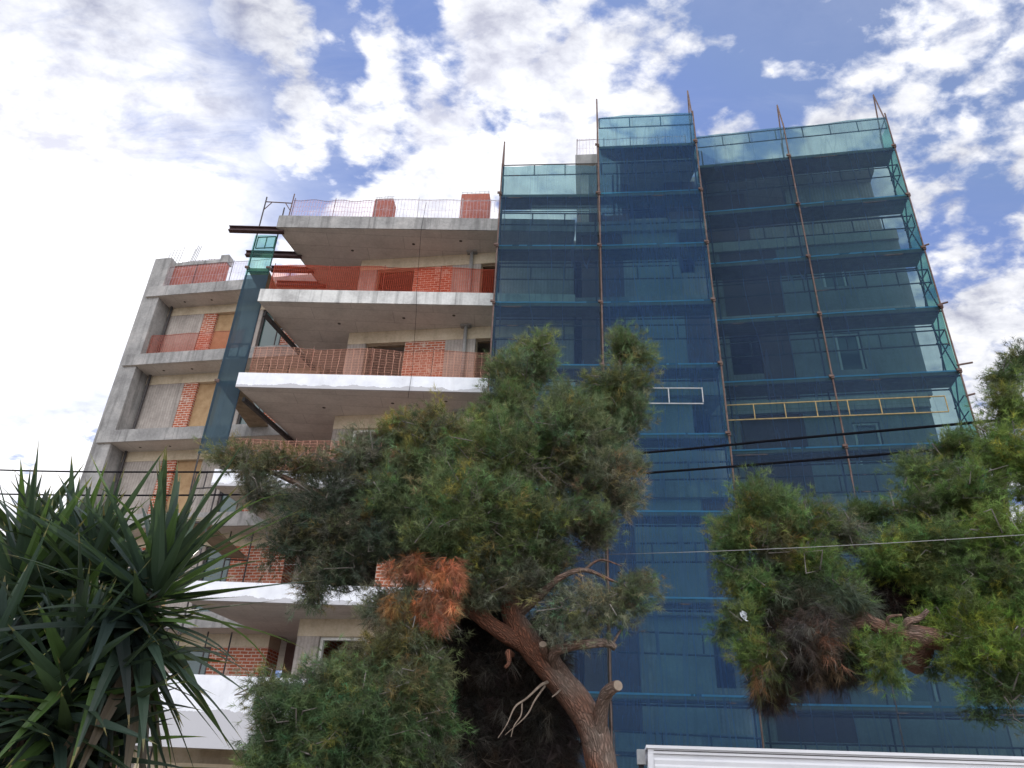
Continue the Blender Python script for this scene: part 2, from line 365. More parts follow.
# solid white parapet of the first floor
m_ = MB().box(B, -.6, 9.2, -.10, .06, 2.75, 4.23); m_.uv = [(a, b - 3.25 if abs(b) < 30 else b) for a, b in m_.uv]
part(m_, 'parapet', 'white_render', label='white rendered solid balcony parapet with unfinished lower half')
m_ = MB().box(B, -.85, -.62, -.10, 3.4, 2.75, 4.23); m_.uv = [(a, b - 3.25) for a, b in m_.uv]
part(m_, 'parapet', 'white_render')
def opening_frame(fr, u0, u1, v, z0, z1, w=.07, m='window_pvc'):
    mb = MB(); mb.box(fr, u0, u0 + w, v, v + .12, z0, z1); mb.box(fr, u1 - w, u1, v, v + .12, z0, z1); mb.box(fr, u0 + w, u1 - w, v, v + .12, z1 - w, z1)
    return part(mb, 'window_frame', m)
UE = 6.9
for i in range(-1, 5):
    z0 = LV[i] if i >= 0 else 0.0; z1 = LV[i + 1] - (.47 if i == 4 else .43)
    zb = z1 - .42
    if i >= 0:
        part(MB().box(W, 0, UE, -.012, .26, zb, z1), 'lintel_beam', 'beam_concrete')
        part(MB().box(W, 0, .58, 0, .30, z0, zb), 'column', 'board_concrete')
        part(MB().box(W, 1.82, 3.06, .012, .22, z0, zb), 'brick_wall', 'brick')
        part(MB().box(W, 3.06, 3.98, 0, .30, z0, zb), 'column', 'board_concrete')
        part(MB().tube([W(3.68, -.11, z0), W(3.68, -.11, z1 - .04)], .055, 10).box(W, 3.52, 3.84, -.2, -.02, z1 - .05, z1 - .003), 'downpipe', 'concrete')
        part(MB().box(W, 4.62, UE, 0, .3, z0, zb), 'wall_panel', 'board_concrete')
        opening_frame(W, .58, 1.82, .10, z0, zb, .07 if i in (0, 2) else .04, 'window_pvc' if i in (0, 2) else 'timber_board')
        opening_frame(W, 3.98, 4.62, .10, z0, zb, .04, 'timber_board')
        # return wall along the passage
        part(MB().box(W, .0, .24, .30, 3.6, z0, z1), 'side_wall', 'board_concrete' if i % 2 else 'brick')
        # rooms behind
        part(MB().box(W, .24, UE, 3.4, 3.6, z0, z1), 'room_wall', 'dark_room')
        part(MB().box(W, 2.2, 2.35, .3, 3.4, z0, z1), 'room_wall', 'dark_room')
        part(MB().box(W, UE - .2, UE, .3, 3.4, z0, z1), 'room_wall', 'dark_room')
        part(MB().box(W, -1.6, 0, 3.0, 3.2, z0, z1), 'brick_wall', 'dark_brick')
    else:
        part(MB().box(W, -3.2, 7.2, 0, .3, 2.3, z1), 'lintel_beam', 'beam_concrete')
        m_ = MB().box(W, -3.2, 7.2, -.5, -.3, 2.05, 2.52)
        part(m_, 'sign_band', 'cream_render')  # plain cream sign band over the ground floor
        g_ = MB()
        for k in range(12):
            g_.box(W, -2.1 + k * .17, -1.93 + k * .17, -.53, -.503, 2.16, 2.44)
        part(g_, 'sign_plates', 'olive_metal')  # olive plates standing in for the sign's lettering
        for (a, b_) in ((-3.2, -2.4), (.2, .8), (3.0, 4.0), (6.4, 7.2)): part(MB().box(W, a, b_, .02, .3, 0, 2.3), 'column', 'cream_render')
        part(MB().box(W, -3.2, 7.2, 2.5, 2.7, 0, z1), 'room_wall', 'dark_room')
# parapet-mounted stubs on the roof: hollow brick column forms with cages of bars
for (pa, pb, yb) in ((372, 391, 214.5), (459, 488, 217)):
    a = P(pa, yb, 18.7); b = P(pb, yb, 18.7); cx = (a.x + b.x) / 2; w = (b.x - a.x) / 2
    h = 1.18 if pa < 400 else 1.58
    fr = frame(cx, 18.75, -6)
    o = part(MB().box(fr, -w, w, 0, .4, LV[5], LV[5] + h), 'column_stub', 'red_brick_face')
    g_ = MB()
    for k in range(7):
        for v in (.05, .35):
            u = -w + .04 + k * (2 * w - .08) / 6
            g_.tube([fr(u, v, LV[5] + h - .05), fr(u + random.uniform(-.03, .03), v, LV[5] + h + random.uniform(.1, .2))], .009, 5)
    for zz in (.05, .12): g_.tube([fr(-w, .05, LV[5] + h + zz), fr(w, .05, LV[5] + h + zz + .03)], .007, 5)
    part(g_, 'rebar', 'pale_steel', o)
# --- tower part behind the nets
def behind(fr, segs, z0, z1, v, tag_):
    for (u0, u1, kind) in segs:
        if kind == 'o':
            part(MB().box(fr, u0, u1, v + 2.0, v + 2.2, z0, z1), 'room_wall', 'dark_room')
            part(MB().box(fr, u0, u1, v + .05, v + .15, z0, z0 + .95), 'parapet', 'board_concrete')
        elif kind == 'w':
            part(MB().box(fr, u0, u1, v, v + .25, z0, z0 + .9), 'wall_panel', 'plaster')
            part(MB().box(fr, u0, u1, v, v + .25, z1 - .35, z1), 'wall_panel', 'plaster')
            f_ = opening_frame(fr, u0 + .03, u1 - .03, v + .06, z0 + .9, z1 - .35, .06)
            part(MB().box(fr, u0 + .09, u1 - .09, v + .13, v + .15, z0 + .9, z1 - .41), 'pane', 'window_glass', f_)
        else:
            part(MB().box(fr, u0, u1, v + (.02 if kind == 'dark_brick' else 0), v + .25, z0, z1), 'brick_wall' if 'brick' in kind else 'wall_panel', kind)
RE_ = [5.2, 5.25, 5.45, 5.6, 5.78, 5.6, 5.15]
for i in range(-1, 6):
    z0 = LV[i] if i >= 0 else 0.0; z1 = LV[i + 1] - .4
    if i < 5:
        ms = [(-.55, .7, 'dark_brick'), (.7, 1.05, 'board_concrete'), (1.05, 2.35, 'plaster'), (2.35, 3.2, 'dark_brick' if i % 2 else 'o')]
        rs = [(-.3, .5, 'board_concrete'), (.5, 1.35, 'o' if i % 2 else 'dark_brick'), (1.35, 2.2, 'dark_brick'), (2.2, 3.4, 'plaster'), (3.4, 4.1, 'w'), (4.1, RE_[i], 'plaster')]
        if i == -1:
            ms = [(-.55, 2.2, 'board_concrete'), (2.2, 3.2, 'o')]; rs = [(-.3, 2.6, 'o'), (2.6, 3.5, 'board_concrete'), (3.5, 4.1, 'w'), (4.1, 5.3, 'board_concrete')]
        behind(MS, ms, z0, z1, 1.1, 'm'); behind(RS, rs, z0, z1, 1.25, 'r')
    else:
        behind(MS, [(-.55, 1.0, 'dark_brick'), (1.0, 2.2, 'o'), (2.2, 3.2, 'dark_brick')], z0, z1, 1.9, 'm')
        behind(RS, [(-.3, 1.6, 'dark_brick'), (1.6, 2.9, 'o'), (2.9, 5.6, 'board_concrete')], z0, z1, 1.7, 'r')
    zt = LV[i + 1]; mo = .95 if i == 5 else 1.0
    a, b, c, d = MS(-.72, mo, 0), MS(3.25, mo, 0), RS(-.25, 1.15, 0), RS(RE_[i] - .02, 1.15, 0)
    e, f = RS(RE_[i] - .02, 9.5, 0), MS(-.72, 9.5, 0)
    o = part(MB().prism([(p.x, p.y) for p in (a, b, c, d, e, f)], zt - .4, zt), 'floor_slab', 'soffit_concrete')
    part(MB().box(MS, -.72, 3.2, mo - .03, mo - .003, zt - .4, zt + .004), 'slab_fascia', 'concrete', o)
    part(MB().box(RS, RE_[i] - .018, RE_[i] + .012, 1.2, 9.4, zt - .4, zt + .004), 'slab_fascia', 'concrete', o)
part(MB().box(RS, 5.04, 5.3, 1.27, 9.5, 0, LV[5] - .42), 'side_wall', 'plaster')
part(MB().box(MS, -.55, -.3, 1.35, 9.4, 0, LV[6] - .42), 'side_wall', 'board_concrete')
part(MB().box(ID, -5.9, 10.2, 26.2, 26.45, 0, LV[5] - .48), 'rear_wall', 'board_concrete')
part(MB().box(ID, 2.2, 9.4, 26.0, 26.2, LV[5], LV[6] - .42), 'rear_wall', 'board_concrete')
# --- left wing
zf = [0] + LV[:6]
part(MB().box(WG, 0, .66, 0, .9, 0, 19.2), 'column', 'concrete', label='tall bare concrete corner pier rising past the roof')
part(MB().box(WG, -.0, .24, .9, 6.5, 0, LV[5]), 'side_wall', 'concrete')
for i in range(6):
    z = LV[i]
    o = part(MB().box(WG, .18, 7.0, -.06, 6.5, z - .42, z), 'floor_slab', 'soffit_concrete')
    part(MB().box(WG, .175, 7.0, -.09, -.063, z - .42, z + .01), 'slab_fascia', 'concrete', o)
    for u in (1.45, 2.5): 
        q = WG(u, .38, z - .422); part(MB().tube([q, q + Vector((0, 0, .05))], .045, 10), 'lamp_hole', 'dark_room', o)
    z0 = zf[i]; z1 = z - .42
    RC = .72
    part(MB().box(WG, .66, 7.0, RC - .02, 1.4, z1 - .34, z1), 'lintel_beam', 'beam_concrete')
    part(MB().box(WG, .66, .95, RC, 1.4, z0, z1 - .34), 'column', 'board_concrete')
    part(MB().box(WG, .95, 2.12, RC - .006, 1.4, z0, z1 - .34), 'wall_panel', 'board_concrete')
    part(MB().box(WG, 2.12, 2.62, RC + .01, 1.4, z0, z1 - .34), 'brick_wall', 'brick')
    part(MB().box(WG, 2.62, 3.55, RC + .12, RC + .2, z0, z1 - .34), 'shutter_board', 'plywood')
    part(MB().box(WG, 3.55, 4.4, RC, 1.4, z0, z1 - .34), 'wall_panel', 'board_concrete')
    f_ = opening_frame(WG, 4.4, 5.3, RC + .05, z0, z1 - .34, .07, 'dark_steel')
    part(MB().box(WG, 4.47, 5.23, RC + .11, RC + .13, z0, z1 - .41), 'pane', 'window_glass', f_)
    part(MB().box(WG, 5.3, 7.0, RC, 1.4, z0, z1 - .34), 'brick_wall', 'brick')
    part(MB().tube([WG(.80, RC - .1, z0), WG(.80, RC - .1, z1)], .045, 8), 'downpipe', 'dark_steel')
part(MB().box(WG, .58, 2.72, .3, .55, LV[5] + .003, 19.02), 'brick_wall', 'red_brick_face')
part(MB().box(WG, .45, 2.76, .28, .6, 19.023, 19.16).box(WG, .5, .74, .905, 1.2, LV[5], 19.45).box(WG, 2.45, 2.76, .28, .6, 19.163, 19.36), 'lintel_beam', 'concrete')
g_ = MB()
for k in range(5):
    g_.tube([WG(.05 + k * .13, .5, 19.15), WG(.12 + k * .13, .5, 20.0 + random.uniform(-.15, .15))], .009, 5)
for k in range(4):
    g_.tube([WG(.55 + k * .07, 1.05, 19.4), WG(.70 + k * .07, 1.05, 20.55 + random.uniform(-.2, .2))], .010, 5)
part(g_, 'rebar', 'dark_steel')
g_ = MB()
for k in range(40):
    u = .8 + k * 1.95 / 40; g_.tube([WG(u, .44, 19.15), WG(u + random.uniform(-.05, .05), .44, 19.24 + random.uniform(0, .14))], .008, 4)
for zz in (19.24, 19.3): g_.tube([WG(.8, .44, zz), WG(1.5, .44, zz + .03), WG(2.7, .44, zz + .02)], .008, 4)
part(g_, 'rebar', 'rusty_steel')

# steel beams jutting out under the roof slab
for (xl, y, xr, lab) in ((-9.02, 18.62, -7.3, 'dark maroon steel beam jutting furthest left below the roof slab'), (-8.83, 19.80, -7.0, 'second dark steel beam from the front, crossing behind the green net'),
                    (-8.2, 20.55, -6.75, 'third dark steel beam seen in the gap beside the roof slab'), (-8.2, 21.35, -6.5, 'rearmost dark steel beam low in the gap beside the roof slab')):
    fr = frame(xl, y, -1.5); L = xr - xl
    mb = MB(); mb.box(fr, 0, L, -.08, .08, 17.26, 17.285); mb.box(fr, 0, L, -.08, .08, 17.415, 17.44); mb.box(fr, 0, L, -.012, .012, 17.286, 17.414)
    tag(mb.build('steel_beam', 'maroon_steel'), lab, 'beam', 'steel beams beside the roof slab')
for z, lab in ((LV[4], 'dark steel edge beam under the upper balcony, along its left side'), (LV[3], 'dark steel edge beam under the white balcony, along its left side')):
    mb = MB(); mb.box(LW, .5, 3.7, .06, .15, z - .56, z - .44)
    tag(mb.build('edge_beam', 'dark_steel'), lab, 'beam')

# ------------------------------------------------------------------ meshes along the balconies
def sheet(fr, u0, u1, z0, z1, m, name, v=0., du=.25, dz=.25, amp=.03, seed=0, parent=None, sag=0., puff=0., zt=None, zticks=None):
    nu = max(2, int((u1 - u0) / du)); nz = max(2, int((z1 - z0) / dz)); mb = MB(); vs = []; uvs = []
    for j in range(nz + 1):
        for i in range(nu + 1):
            a = i / nu; b = j / nz; u = u0 + (u1 - u0) * a; z = z0 + (z1 - z0) * b
            n = mnoise.noise(Vector((u * .9 + seed, z * .5, seed))) + .6 * mnoise.noise(Vector((u * 4 + seed, z * .35, seed + 5)))
            dv = amp * n - puff * math.sin(math.pi * a) * abs(math.sin(math.pi * (z / 2)))
            dz_ = -sag * (math.sin(math.pi * a * 3.0 + seed) ** 2) * b
            vs.append(fr(u, v + dv, z + dz_)); uvs.append((u, z))
    me = bpy.data.meshes.new(name); fs = []
    for j in range(nz):
        for i in range(nu):
            k = j * (nu + 1) + i; fs.append((k, k + 1, k + nu + 2, k + nu + 1))
    me.from_pydata([tuple(p) for p in vs], [], fs); ul = me.uv_layers.new(name='UVMap')
    ul.data.foreach_set('uv', np.array([uvs[i] for f in fs for i in f], 'f').ravel())
    me.polygons.foreach_set('use_smooth', [True] * len(fs)); me.materials.append(M[m])
    o = bpy.data.objects.new(name, me); col.objects.link(o)
    if parent: adopt(o, parent)
    return o
def barrier(name, label, fr, u0, u1, z, h, m, v, seed, nposts, cat='safety mesh', pm='rusty_steel', sag=.05, group='mesh barriers along open edges'):
    t = thing(name, label, cat, fr(u0, v, z), group)
    sheet(fr, u0, u1, z + .03, z + h, m, 'mesh', v, .2, .2, .04, seed, t, sag)
    for k in range(nposts):
        u = u0 + (u1 - u0) * k / (nposts - 1)
        mb = MB().tube([fr(u, v + .06, z - .1), fr(u + random.uniform(-.03, .03), v + .06, z + h + .08)], .013, 6); mb.build('post', pm, t)
    pts = [fr(u0 + (u1 - u0) * k / 24, v + .03, z + h - .01 - sag * (math.sin(math.pi * k / 24 * 3 + seed) ** 2)) for k in range(25)]
    MB().tube(pts, .008, 5).build('top_wire', pm, t)
barrier('safety_mesh', 'fine orange safety mesh across the topmost roofed balcony', B, .15, 6.9, LV[4], 1.05, 'orange_mesh_fine', .10, 2, 5)
barrier('safety_mesh', 'wide orange safety mesh with pale strands on the white-edged balcony', B, .15, 6.9, LV[3], 1.0, 'orange_mesh_wide', .12, 5, 5)
barrier('safety_mesh', 'orange safety mesh partly hidden behind the upper pine branches', B, .15, 6.9, LV[2], 1.0, 'orange_mesh_wide', .12, 9, 5)
barrier('safety_mesh', 'pinkish slack mesh at the left end of the roof edge', B, .25, 2.9, LV[5], .85, 'purple_mesh', .12, 4, 3, sag=.06)
barrier('safety_mesh', 'pale thin wire mesh along the roof edge by the red stubs', B, 2.9, 7.0, LV[5], .95, 'pale_mesh', .14, 1, 4, pm='pale_steel', sag=.03)
barrier('safety_mesh', 'thin mesh barrier on the roof of the left wing', WG, .3, 4.6, LV[5], 1.0, 'pale_mesh', .05, 3, 4, pm='dark_steel', sag=.02)
barrier('safety_mesh', 'reddish mesh across the top balcony of the left wing', WG, .7, 4.2, LV[4], .95, 'orange_mesh_faint', .2, 6, 3, sag=.02)
barrier('safety_mesh', 'thin wire mesh on the high concrete slab left of the tallest net', MS, -.68, 2.9, LV[6], .85, 'pale_mesh', 1.05, 8, 5, pm='rusty_steel', sag=.02)
# sagging service wire hung down the balcony fronts
tag(MB().tube([B(4.55, -.08, 18.4), B(4.5, -.10, 17.3), B(4.6, -.12, 14.9), B(4.66, -.1, 14.2), B(4.75, -.12, 12.3), B(4.72, -.1, 11.4)], .006, 5).build('hanging_cable', 'cable_rubber'), 'thin dark cable hanging down across the balcony fronts', 'cable')

# ------------------------------------------------------------------ scaffolds
def scaffold(label, fr, L, ustd, levels, zguard, depth, apex, gcol, seed, braces=False, zb=0.0):
    t = thing('scaffold', label, 'scaffold', fr(0, 0, 0), 'scaffolds in front of the building')
    rnd = random.Random(seed)
    for (u, v, ztop, m) in ustd:
        s_ = MB().tube([fr(u, v if (v > 0 or z > 9.2) else .05, z) for z in (zb, 3, 6, 8.6, 9.4, 11, 13, 15, 17, 18.5, ztop)], .023, 8).build('standard', m, t)
        if v <= 0:
            for z in levels:
                if z > ztop or z < 9.5: continue
                MB().box(fr, u - .04, u + .04, v - .045, v + .04, z - .02, z + .08).box(fr, u - .09, u + .02, v - .07, v - .02, z + .02, z + .08).build('coupler', 'rusty_steel', s_)
    for z in levels:
        mb = MB(); nb = 3
        for k in range(nb):
            v0 = .06 + k * (depth - .1) / nb; mb.box(fr, .02, L - .02, v0, v0 + (depth - .1) / nb - .012, z - .05, z)
        mb.build('deck', 'timber_board', t)
        MB().box(fr, .02, L - .02, .035, .055, z - .03, z + .07).build('toe_board', 'toe_board', t)
        MB().tube([fr(0, .02, z - .08), fr(L, .02, z - .08)], .022, 6).tube([fr(0, depth, z - .08), fr(L, depth, z - .08)], .022, 6).build('ledger', 'dark_steel', t)
        gm = gcol.get(z, 'dark_steel'); gu0, gu1 = .05, L - .05
        vv = .025 if gm == 'dark_steel' else -.10
        mb = MB()
        sg = rnd.uniform(-.03, .03)
        r_ = .02 if gm == 'dark_steel' else .017
        if vv < 0: gu0, gu1 = -.05, L - .55
        for dz in (.86, 1.30): mb.tube([fr(gu0, vv, z + dz + sg), fr(gu1, vv, z + dz - sg)], r_, 6)
        n = max(2, int((gu1 - gu0) / .75))
        for k in range(n + 1):
            if True:
                u = gu0 + (gu1 - gu0) * k / n; mb.tube([fr(u, vv, z + .86 + sg), fr(u, vv, z + 1.30)], r_ * .9, 6)
        mb.build('guard_rail', gm, t)
    if braces:
        for i, z in enumerate(levels[:-1]):
            for (u) in (L - .05,):
                MB().tube([fr(u, .03, z + .1), fr(u, depth, z + 1.95)], .02, 6).build('brace', 'dark_steel', t)
                MB().tube([fr(u, .03, z + .9), fr(u, depth, z + .9)], .018, 6).tube([fr(u, .03, z + 1.35), fr(u, depth, z + 1.35)], .018, 6).build('end_rail', 'dark_steel', t)
                MB().tube([fr(L - .12, depth, z + .1), fr(L - .12, .03, z + 1.9)], .02, 6).build('brace', 'dark_steel', t)
    for (u, za) in apex:
        MB().tube([fr(u, 0, zguard - .05), fr(u, depth * .42, za)], .024, 6).tube([fr(u, depth, zguard - 1.0), fr(u, depth * .42, za)], .024, 6).tube([fr(u, .05, zguard - .02), fr(u, depth * .9, zguard - .02)], .016, 6).build('top_frame', 'rusty_steel', t)
    return t
EV = [2, 4, 6, 8, 10, 12, 14, 16, 18, 20]
dp = .62
scaffold('low left scaffold bay beside the open balconies, one lift lower', LS, 2.93, [(0, -.03, 19.3, 'rusty_steel'), (0, dp, 19.3, 'dark_steel'), (2.86, dp, 19.2, 'dark_steel')], EV[:9], 19.25, dp, [(0, 20.55)], {}, 1)
scaffold('tall narrow middle scaffold bay with a pale guard rail', MS, 3.0, [(0.0, -.03, 21.4, 'rusty_steel'), (3.0, -.03, 21.4, 'rusty_steel'), (0, dp, 21.3, 'dark_steel'), (3.0, dp, 21.3, 'dark_steel')], EV, 21.3, dp, [(0, 22.5), (2.97, 22.7)], {10: 'pale_steel'}, 2)
scaffold('wide right scaffold with a yellow guard rail and braced open end', RS, 5.88, [(2.8, -.03, 21.5, 'rusty_steel'), (5.88, -.02, 21.5, 'rusty_steel'), (2.8, dp, 21.3, 'dark_steel'), (5.88, dp + .15, 21.3, 'dark_steel'), (.25, dp, 21.3, 'dark_steel')], EV, 21.3, dp + .12, [(2.82, 22.75), (5.84, 22.75)], {10: 'yellow_paint'}, 3, True)
scaffold('slim scaffold tower at the left side of the balconies', TW, .66, [(0, 0, 18.95, 'dark_steel'), (.66, 0, 17.4, 'dark_steel'), (0, 3.2, 17.4, 'dark_steel'), (.66, 3.2, 17.4, 'dark_steel')], [4, 8, 12, 16], 17.3, 3.2, [], {}, 4)
tg = MB().tube([TW(0, 0, 18.75), TW(.86, .02, 18.72)], .02, 6).tube([TW(0, 0, 18.4), TW(.22, 0, 18.74)], .015, 6).tube([TW(.86, 0, 18.4), TW(.64, 0, 18.73)], .015, 6).tube([TW(.86, .0, 17.83), TW(.88, .0, 19.1)], .02, 6)
tag(tg.build('frame_brace', 'rusty_steel'), 'rusty scaffold gate frame at the left end of the roof', 'scaffold frame')
# tube stubs poking out past the right end
for z, s_ in ((16.1, .14), (14.1, .18), (12.2, .34), (11.3, .18)):
    tag(MB().tube([RS(5.84, -.04, z), RS(5.88 + s_, -.05, z + .05)], .026, 7).build('tube_stub', 'rusty_steel'), {16.1: 'highest scaffold tube end poking past the right corner pole', 14.1: 'second scaffold tube end from the top at the right corner pole', 12.2: 'longest tube end poking right of the corner pole', 11.3: 'lowest tube end at the right corner pole by the yellow rail'}[z], 'scaffold tube', 'tube ends at the right corner')
# debris nets
def net(label, fr, u0, u1, z0, z1, m, v, seed, amp=.045, puff=.03, folds=()):
    t = thing('debris_net', label, 'debris net', fr(u0, v, z0), 'debris nets hung on the scaffolds')
    sheet(fr, u0, u1, z0, z1, m, 'net_sheet', v, .16, .22, amp, seed, t, 0, puff)
    for z in folds:
        sheet(fr, u0 + .01, u1 - .01, z + .03, z + .07, 'debris_net_hem', 'net_hem', v - .012, .2, .06, amp * .4, seed, t)
    return t
net('blue net on the low left scaffold bay', LS, 0.0, 2.9, 1.2, 19.2, 'debris_net', -.01, 10, folds=(4, 6, 8, 10, 12, 14, 16))
net('blue net on the tallest narrow middle bay', MS, .03, 2.97, 1.2, 21.32, 'debris_net_blue', -.012, 20, folds=EV[1:9])
net('blue net on the wide right scaffold, left half between two poles', RS, .03, 2.79, 1.2, 21.32, 'debris_net', -.012, 30, folds=EV[1:9])
net('blue net on the wide right scaffold, outer half up to the corner', RS, 2.81, 5.86, 1.2, 21.32, 'debris_net', -.012, 40, folds=EV[1:9])
bw = MB().box(RS, 5.5, 14, 1.7, 1.95, 0, 4.5).box(RS, 5.45, 14.05, 1.66, 1.99, 4.5, 4.58)
tag(bw.build('boundary_wall', 'plaster'), 'low wall beyond the right end of the scaffold, mostly hidden by the right pine', 'wall')
net('low blue net fenced past the right end of the scaffold, under the pine', RS, 5.93, 12, .6, 4.3, 'debris_net', -.02, 90)
RE = frame(*RS(5.9, 0, 0).xy, 79.0); net('skylit pale green end net closing the right side of the scaffold', RE, .0, .8, 3.0, 21.25, 'debris_net_skylit', 0, 50, .03, .03)
ME = frame(*MS(3.02, 0, 0).xy, 79.0); net('narrow net closing the right flank of the tall middle bay', ME, 0, .95, 3.0, 21.3, 'debris_net', 0, 60, .02, .0)
LE = frame(*LS(0.0, 0, 0).xy, 88.0); net('gathered dark net edge at the left flank of the low bay', LE, 0, .5, 12.0, 19.2, 'debris_net_fold_shade', -.02, 70, .05, .04)
t_ = net('narrow net strip on the side scaffold tower, tinted skylit green at its top', TW, -.03, .69, 15.75, 17.3, 'debris_net_skylit', -.04, 80, .02, .03)
sheet(TW, -.03, .69, 9.8, 15.748, 'debris_net_fold_shade', 'net_sheet', -.04, .16, .22, .02, 80, t_)

# ------------------------------------------------------------------ white site cabin at the lower right
CB = frame(2.46, 13.5, -8.1)
cab = thing('site_cabin', 'long white site cabin roofline in front of the nets', 'site cabin', CB(0, 0, 0))
mb = MB().box(CB, .02, 8.0, .03, 2.4, .12, 2.66)
mb.build('body', 'cabin_white', cab)
rf = MB().box(CB, -.06, 8.06, -.03, 2.46, 2.735, 2.78).box(CB, -.03, 8.03, .0, 2.43, 2.662, 2.734); rf.build('roof_rim', 'cabin_white', cab)
MB().box(CB, .06, 7.96, -.006, -.002, 2.70, 2.712).build('rim_gap_shade', 'dark_steel', cab)  # dark strip put in for the shade of the gap under the rim
for k in range(11):
    z = 2.60 - k * .23; mb = MB()
    for j in range(6):
        zz = z - j * .03; mb.face([CB(.06, .004 + .004 * (j % 3), zz - .03), CB(7.96, .004 + .004 * (j % 3), zz - .03), CB(7.96, .004 + .004 * ((j + 2) % 3), zz), CB(.06, .004 + .004 * ((j + 2) % 3), zz)], [(0, 0), (8, 0), (8, 1), (0, 1)])
    mb.build('wall_panel', 'cabin_white', cab)
MB().box(CB, -.04, .05, -.005, .06, .12, 2.66).build('corner_post', 'cabin_white', cab)
MB().box(CB, -.20, -.065, .3, .62, 2.52, 2.74).build('junction_box', 'pale_steel', cab)
MB().tube([CB(-.12, .4, 2.52), CB(-.16, .38, 2.3), CB(-.20, .36, 1.0)], .03, 7).tube([CB(-.16, .5, 2.52), CB(-.24, .5, 1.0)], .02, 7).build('downpipe', 'dark_steel', cab)

# ------------------------------------------------------------------ overhead wires
def wire(label, pts, r, m, seg=10):
    mb = MB(); c = catmull([Vector(p) for p in pts], seg); mb.tube(c, r, 6)
    return tag(mb.build('overhead_wire', m), label, 'overhead wire', 'overhead wires crossing the view')
def catmull(p, seg=8):
    q = [p[0] * 2 - p[1]] + p + [p[-1] * 2 - p[-2]]; out = []
    for i in range(1, len(q) - 2):
        for k in range(seg):
            t = k / seg; a, b, c, d = q[i - 1], q[i], q[i + 1], q[i + 2]
            out.append(.5 * ((2 * b) + (c - a) * t + (2 * a - 5 * b + 4 * c - d) * t * t + (3 * b - a - 3 * c + d) * t ** 3))
    out.append(p[-1]); return out
wire('upper thick black overhead cable in front of the nets', [P(-260, 458, 18.5), P(0, 470, 16.2), P(210, 472, 14.4), P(400, 470, 12.8), P(640, 453, 10.8), P(800, 438, 9.6), P(1000, 420, 8.2), P(1250, 392, 6.6)], .018, 'cable_rubber')
wire('lower thick black overhead cable in front of the nets', [P(-260, 486, 18.7), P(0, 494, 16.4), P(210, 495, 14.6), P(400, 490, 13.0), P(660, 472, 10.9), P(800, 461, 9.8), P(970, 447, 8.6), P(1250, 420, 6.9)], .018, 'cable_rubber')
wire('thin pale overhead line passing before the right pine', [P(250, 566, 10), P(540, 556.5, 8.2), P(720, 551, 6.9), P(890, 543, 6.5), P(1100, 530, 6.3)], .0027, 'pale_cable')

# ------------------------------------------------------------------ foliage
def colmesh(name, V, F3, C, m, parent=None):
    """triangle soup: V (n,3), every three make a face, C (n,3) colour per vertex"""
    n = len(V); me = bpy.data.meshes.new(name)
    me.vertices.add(n); me.vertices.foreach_set('co', V.astype('f').ravel())
    me.loops.add(n); me.loops.foreach_set('vertex_index', np.arange(n, dtype='i'))
    me.polygons.add(n // 3); me.polygons.foreach_set('loop_start', np.arange(0, n, 3, dtype='i')); me.polygons.foreach_set('loop_total', np.full(n // 3, 3, 'i'))
    me.update(calc_edges=True)
    ca = me.color_attributes.new('tint', 'FLOAT_COLOR', 'POINT')
    ca.data.foreach_set('color', np.concatenate([C, np.ones((n, 1))], 1).astype('f').ravel())
    me.materials.append(M[m]); o = bpy.data.objects.new(name, me); col.objects.link(o)
    if parent: adopt(o, parent)
    return o
def unit(a): return a / np.maximum(np.linalg.norm(a, axis=-1, keepdims=True), 1e-9)
def rand_dirs(n): return unit(rng.normal(size=(n, 3)))
